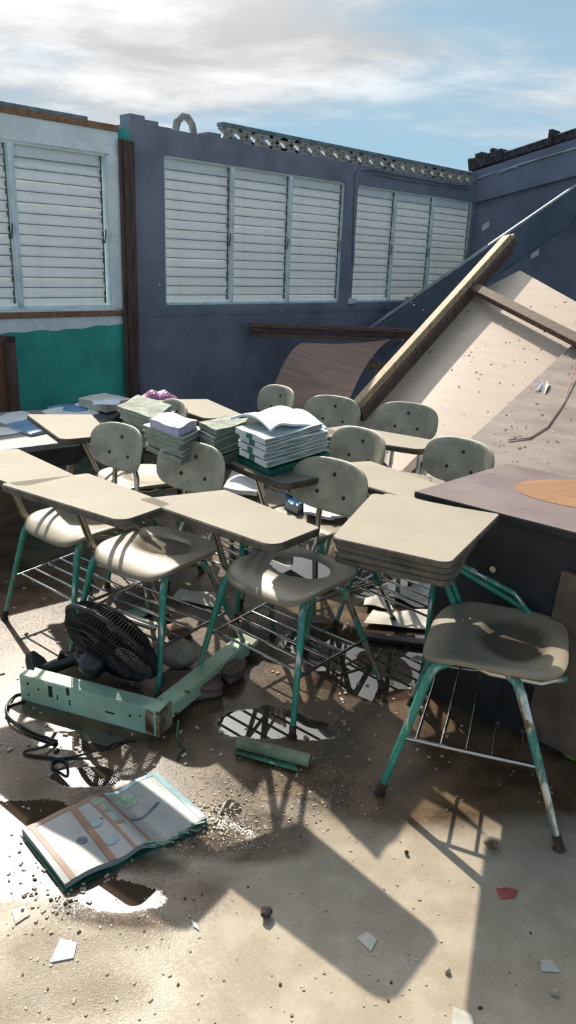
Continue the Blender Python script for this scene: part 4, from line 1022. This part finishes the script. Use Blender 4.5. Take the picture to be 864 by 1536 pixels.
# ------------------------------------------------------------------ tube and strip
tb = thing('metal_tube', 'olive green short tube lying on the wet floor below the pooled chair', 'tube', at_z(412, 1135))
o0 = at_z(412, 1135); t0, t1 = at_z(357, 1122) - o0, at_z(465, 1150) - o0; rt = .021
q = MB(); q.tube([t0 + Z * rt, t0.lerp(t1, .5) + Z * (rt + .001), t1 + Z * rt], rt, 18, cap=False); q.tube([t1 + Z * rt, t0 + Z * rt], rt * .86, 18, cap=False); q.build('tube_wall', M['olivetube'], tb, 50)
q = MB(); q.tube([t1 + Z * rt - (t1 - t0).normalized() * .01, t1 + Z * rt - (t1 - t0).normalized() * .008], rt * .86, 16); q.build('dark_bore', M['hole'], tb)
s0_, s1_ = at_z(352, 1131), at_z(445, 1154)
q = MB(); q.slab(lambda u, v: s0_.lerp(s1_, u) + Vector((.008, -.030, 0)) * (v - .3) + Z * (.006 + .01 * v * (1 - u)), 8, 3, .003); tag(q.build('metal_strip', M['greenstrip']), 'thin green metal strip along the near side of the olive tube', 'strip')

# ------------------------------------------------------------------ rubble, papers, scraps
def rock(name, label, cat, px, size, m_, seed=0, group=None, z=0, sub=2):
    import bmesh
    bm = bmesh.new(); bmesh.ops.create_icosphere(bm, subdivisions=sub, radius=1)
    r_ = random.Random(seed); ph = [r_.uniform(0, 6) for _ in range(6)]
    for v in bm.verts:
        k = 1 + .16 * math.sin(3 * v.co.x + ph[0]) + .14 * math.sin(4 * v.co.y + ph[1]) + .12 * math.sin(5 * v.co.z + ph[2])
        m = max(abs(v.co.x), abs(v.co.y), abs(v.co.z)); v.co = v.co * k * (.6 + .4 / max(m, .57) * .8)
        v.co.x *= size[0]; v.co.y *= size[1]; v.co.z *= size[2]
    zmin = min(v.co.z for v in bm.verts)
    for v in bm.verts: v.co.z -= zmin
    me_ = bpy.data.meshes.new(name); bm.to_mesh(me_); bm.free(); me_.materials.append(m_)
    for p in me_.polygons: p.use_smooth = sub > 2
    o = link(name, me_); o.location = at_z(*px, 0) + Vector((0, 0, z)); o.rotation_euler = (0, 0, r_.uniform(0, 6)); return tag(o, label, cat, group)
rock('rubble_stone', 'pale rounded rubble stone standing behind the fan', 'stone', (268, 1000), (.075, .05, .055), M['stone'], 3, sub=3)
rock('rubble_stone', 'brown grey rubble slab inside the bent channel corner', 'stone', (290, 1040), (.12, .07, .032), M['boardbrown'], 5, sub=3)
rock('rubble_stone', 'wide dark rubble piece between channel and chair leg', 'stone', (345, 1015), (.07, .06, .03), M['boardbrown'], 11)
q = MB(); p_ = at_z(268, 952); q.box(p_ + Z * .022, (.09, .06, .04), Matrix.Rotation(.5, 3, 'Z'), bevel=.004); tag(q.build('wood_block', M['trimwood']), 'small tan wooden block under the left middle chair', 'block')
sheet('plank_offcut', 'pale plank offcut on the floor behind the fan', 'plank', [(170, 925), (232, 945), (236, 938), (178, 918)], 0, M['scrap'], .012, 0)
rock('pebble', 'dark lump of debris in the front shadow', 'debris', (399, 1376), (.016, .013, .013), M['pebble'], 8)
rock('pebble', 'small dark pebble on the sunlit floor by the front', 'debris', (610, 1282), (.006, .006, .006), M['pebble'], 9)
rock('pebble', 'tiny pale pebble on sunlit floor near the front', 'debris', (671, 1459), (.007, .006, .006), M['stone'], 10)
rock('pebble', 'round pale pebble in the shade at lower right', 'debris', (831, 1491), (.008, .008, .006), M['stone'], 12)
def scrap(label, px, size, m_, rot=0, name='paper_scrap', cat='paper', pts=None):
    p = at_z(*px); pts = pts or [(-.5, -.4), (.3, -.5), (.5, .1), (-.05, .5)]
    R_ = Matrix.Rotation(rot, 2); q = MB(); q.prism([(p.xy + R_ @ (Vector(a) * size)) for a in pts], .001, .0035); return tag(q.build(name, m_), label, cat)
scrap('pale grey torn scrap in the front shadow', (549, 1412), .045, M['scrap'], 1.2)
scrap('red plastic scrap on the floor at the shadow edge', (761, 1340), .05, M['red'], .2, 'plastic_scrap', 'scrap', [(-.5, -.3), (.2, -.35), (.6, .05), (.1, .3), (-.45, .3)])
scrap('orange rusty scrap in the sun patch under the backless chair', (738, 1270), .05, M['rust'], .8, 'plastic_scrap', 'scrap')
scrap('slender pale leaf shaped scrap in the front shadow', (293, 1389), .028, M['paper'], -.9, pts=[(-.6, 0), (0, -.18), (.6, 0), (0, .18)])
scrap('cream scrap cut by the bottom edge of the photo', (690, 1532), .06, M['scrap'], .2)
scrap('pale stain-like scrap in the shade at lower right', (822, 1452), .04, M['scrap'], 2)
scrap('cream flat scrap on the wet floor left front', (28, 1372), .045, M['scrap'], 1)
scrap('whitish flat scrap in the glittering wet floor', (95, 1425), .06, M['paper'], .4)
for lab, pxs, m_, wv in (('cream folded paper on the wet floor under the stacked tablets', [(545, 915), (590, 920), (580, 888), (548, 900)], M['creamcover'], .02),
                         ('soaked white papers on the wet floor under the stacked tablets', [(545, 940), (640, 948), (645, 922), (560, 918)], M['scrap'], .012),
                         ('second cream sheet on the wet floor behind the folded paper', [(590, 905), (640, 915), (645, 885), (600, 880)], M['scrap'], .015),
                         ('teal scrap on the floor between the left chairs', [(195, 930), (222, 925), (215, 912), (190, 918)], M['tealcover'], .004),
                         ('pale paper under the far end of the basket rods', [(258, 900), (330, 915), (335, 895), (270, 885)], M['scrap'], .006)):
    sheet('paper_sheet', lab, 'paper', pxs, 0.002, m_, .003, wv)
tag(MB().beam(at_z(540, 953, .012), at_z(640, 966, .012), .05, .02, bevel=.003).build('dark_tray', M['black']), 'black flat tray edge under the soaked white papers', 'tray')
rock('green_scrap', 'bright green crumpled scrap at the right edge', 'scrap', (862, 1130), (.05, .04, .02), M['leaf'], 21)
# black wire basket behind the right chair
wb = thing('wire_basket', 'black wire basket on the floor behind the backless chair at right', 'basket', at_z(890, 1040))
q = MB()
for h, r_ in ((.02, .10), (.10, .115), (.20, .13)): q.tube([(r_ * math.cos(k * math.pi / 12), r_ * math.sin(k * math.pi / 12), h) for k in range(24)], .004, 6, closed=True)
q.build('hoop', M['wire'], wb)
q = MB()
for k in range(24):
    a = k * math.pi / 12; q.tube([(.10 * math.cos(a), .10 * math.sin(a), .003), (.13 * math.cos(a), .13 * math.sin(a), .20)], .002, 4)
q.build('stave', M['wire'], wb)
# litter: paint chips, glass and paper crumbs
q = chips_ply; tag(q.build('plywood_chips', [M['rafter'], M['chips']]), 'crumbs and twigs scattered over the fallen plywood', 'debris', kind='stuff')
q = MB()
def chip(px, py, s0=.0012, s1=.0042):
    p = at_z(px, py); s_ = random.uniform(s0, s1)
    q.box(p + Z * s_ * .3, (s_ * random.uniform(1, 2), s_, s_ * .5), Matrix.Rotation(random.uniform(0, 3), 3, 'Z'), random.choice((0, 0, 0, 0, 0, 0, 1, 2)))
for k in range(420):
    a, b = random.gauss(345, 40), random.gauss(1235, 28); chip(a, b)
for k in range(160): chip(random.gauss(300, 14), random.gauss(1228, 10), .003, .007)
for k in range(260): chip(random.gauss(470, 60), random.gauss(1190, 40))
for k in range(300): chip(random.uniform(0, 864), random.uniform(1150, 1536), .0015, .005)
for k in range(260): chip(random.uniform(0, 700), random.uniform(860, 1150), .003, .010)
for k in range(120): chip(random.gauss(70, 50), random.gauss(1330, 50), .002, .007)
tag(q.build('floor_litter', [M['chips'], M['pebble'], M['rust']]), 'paint chips and paper crumbs scattered on the wet floor', 'litter', kind='stuff')
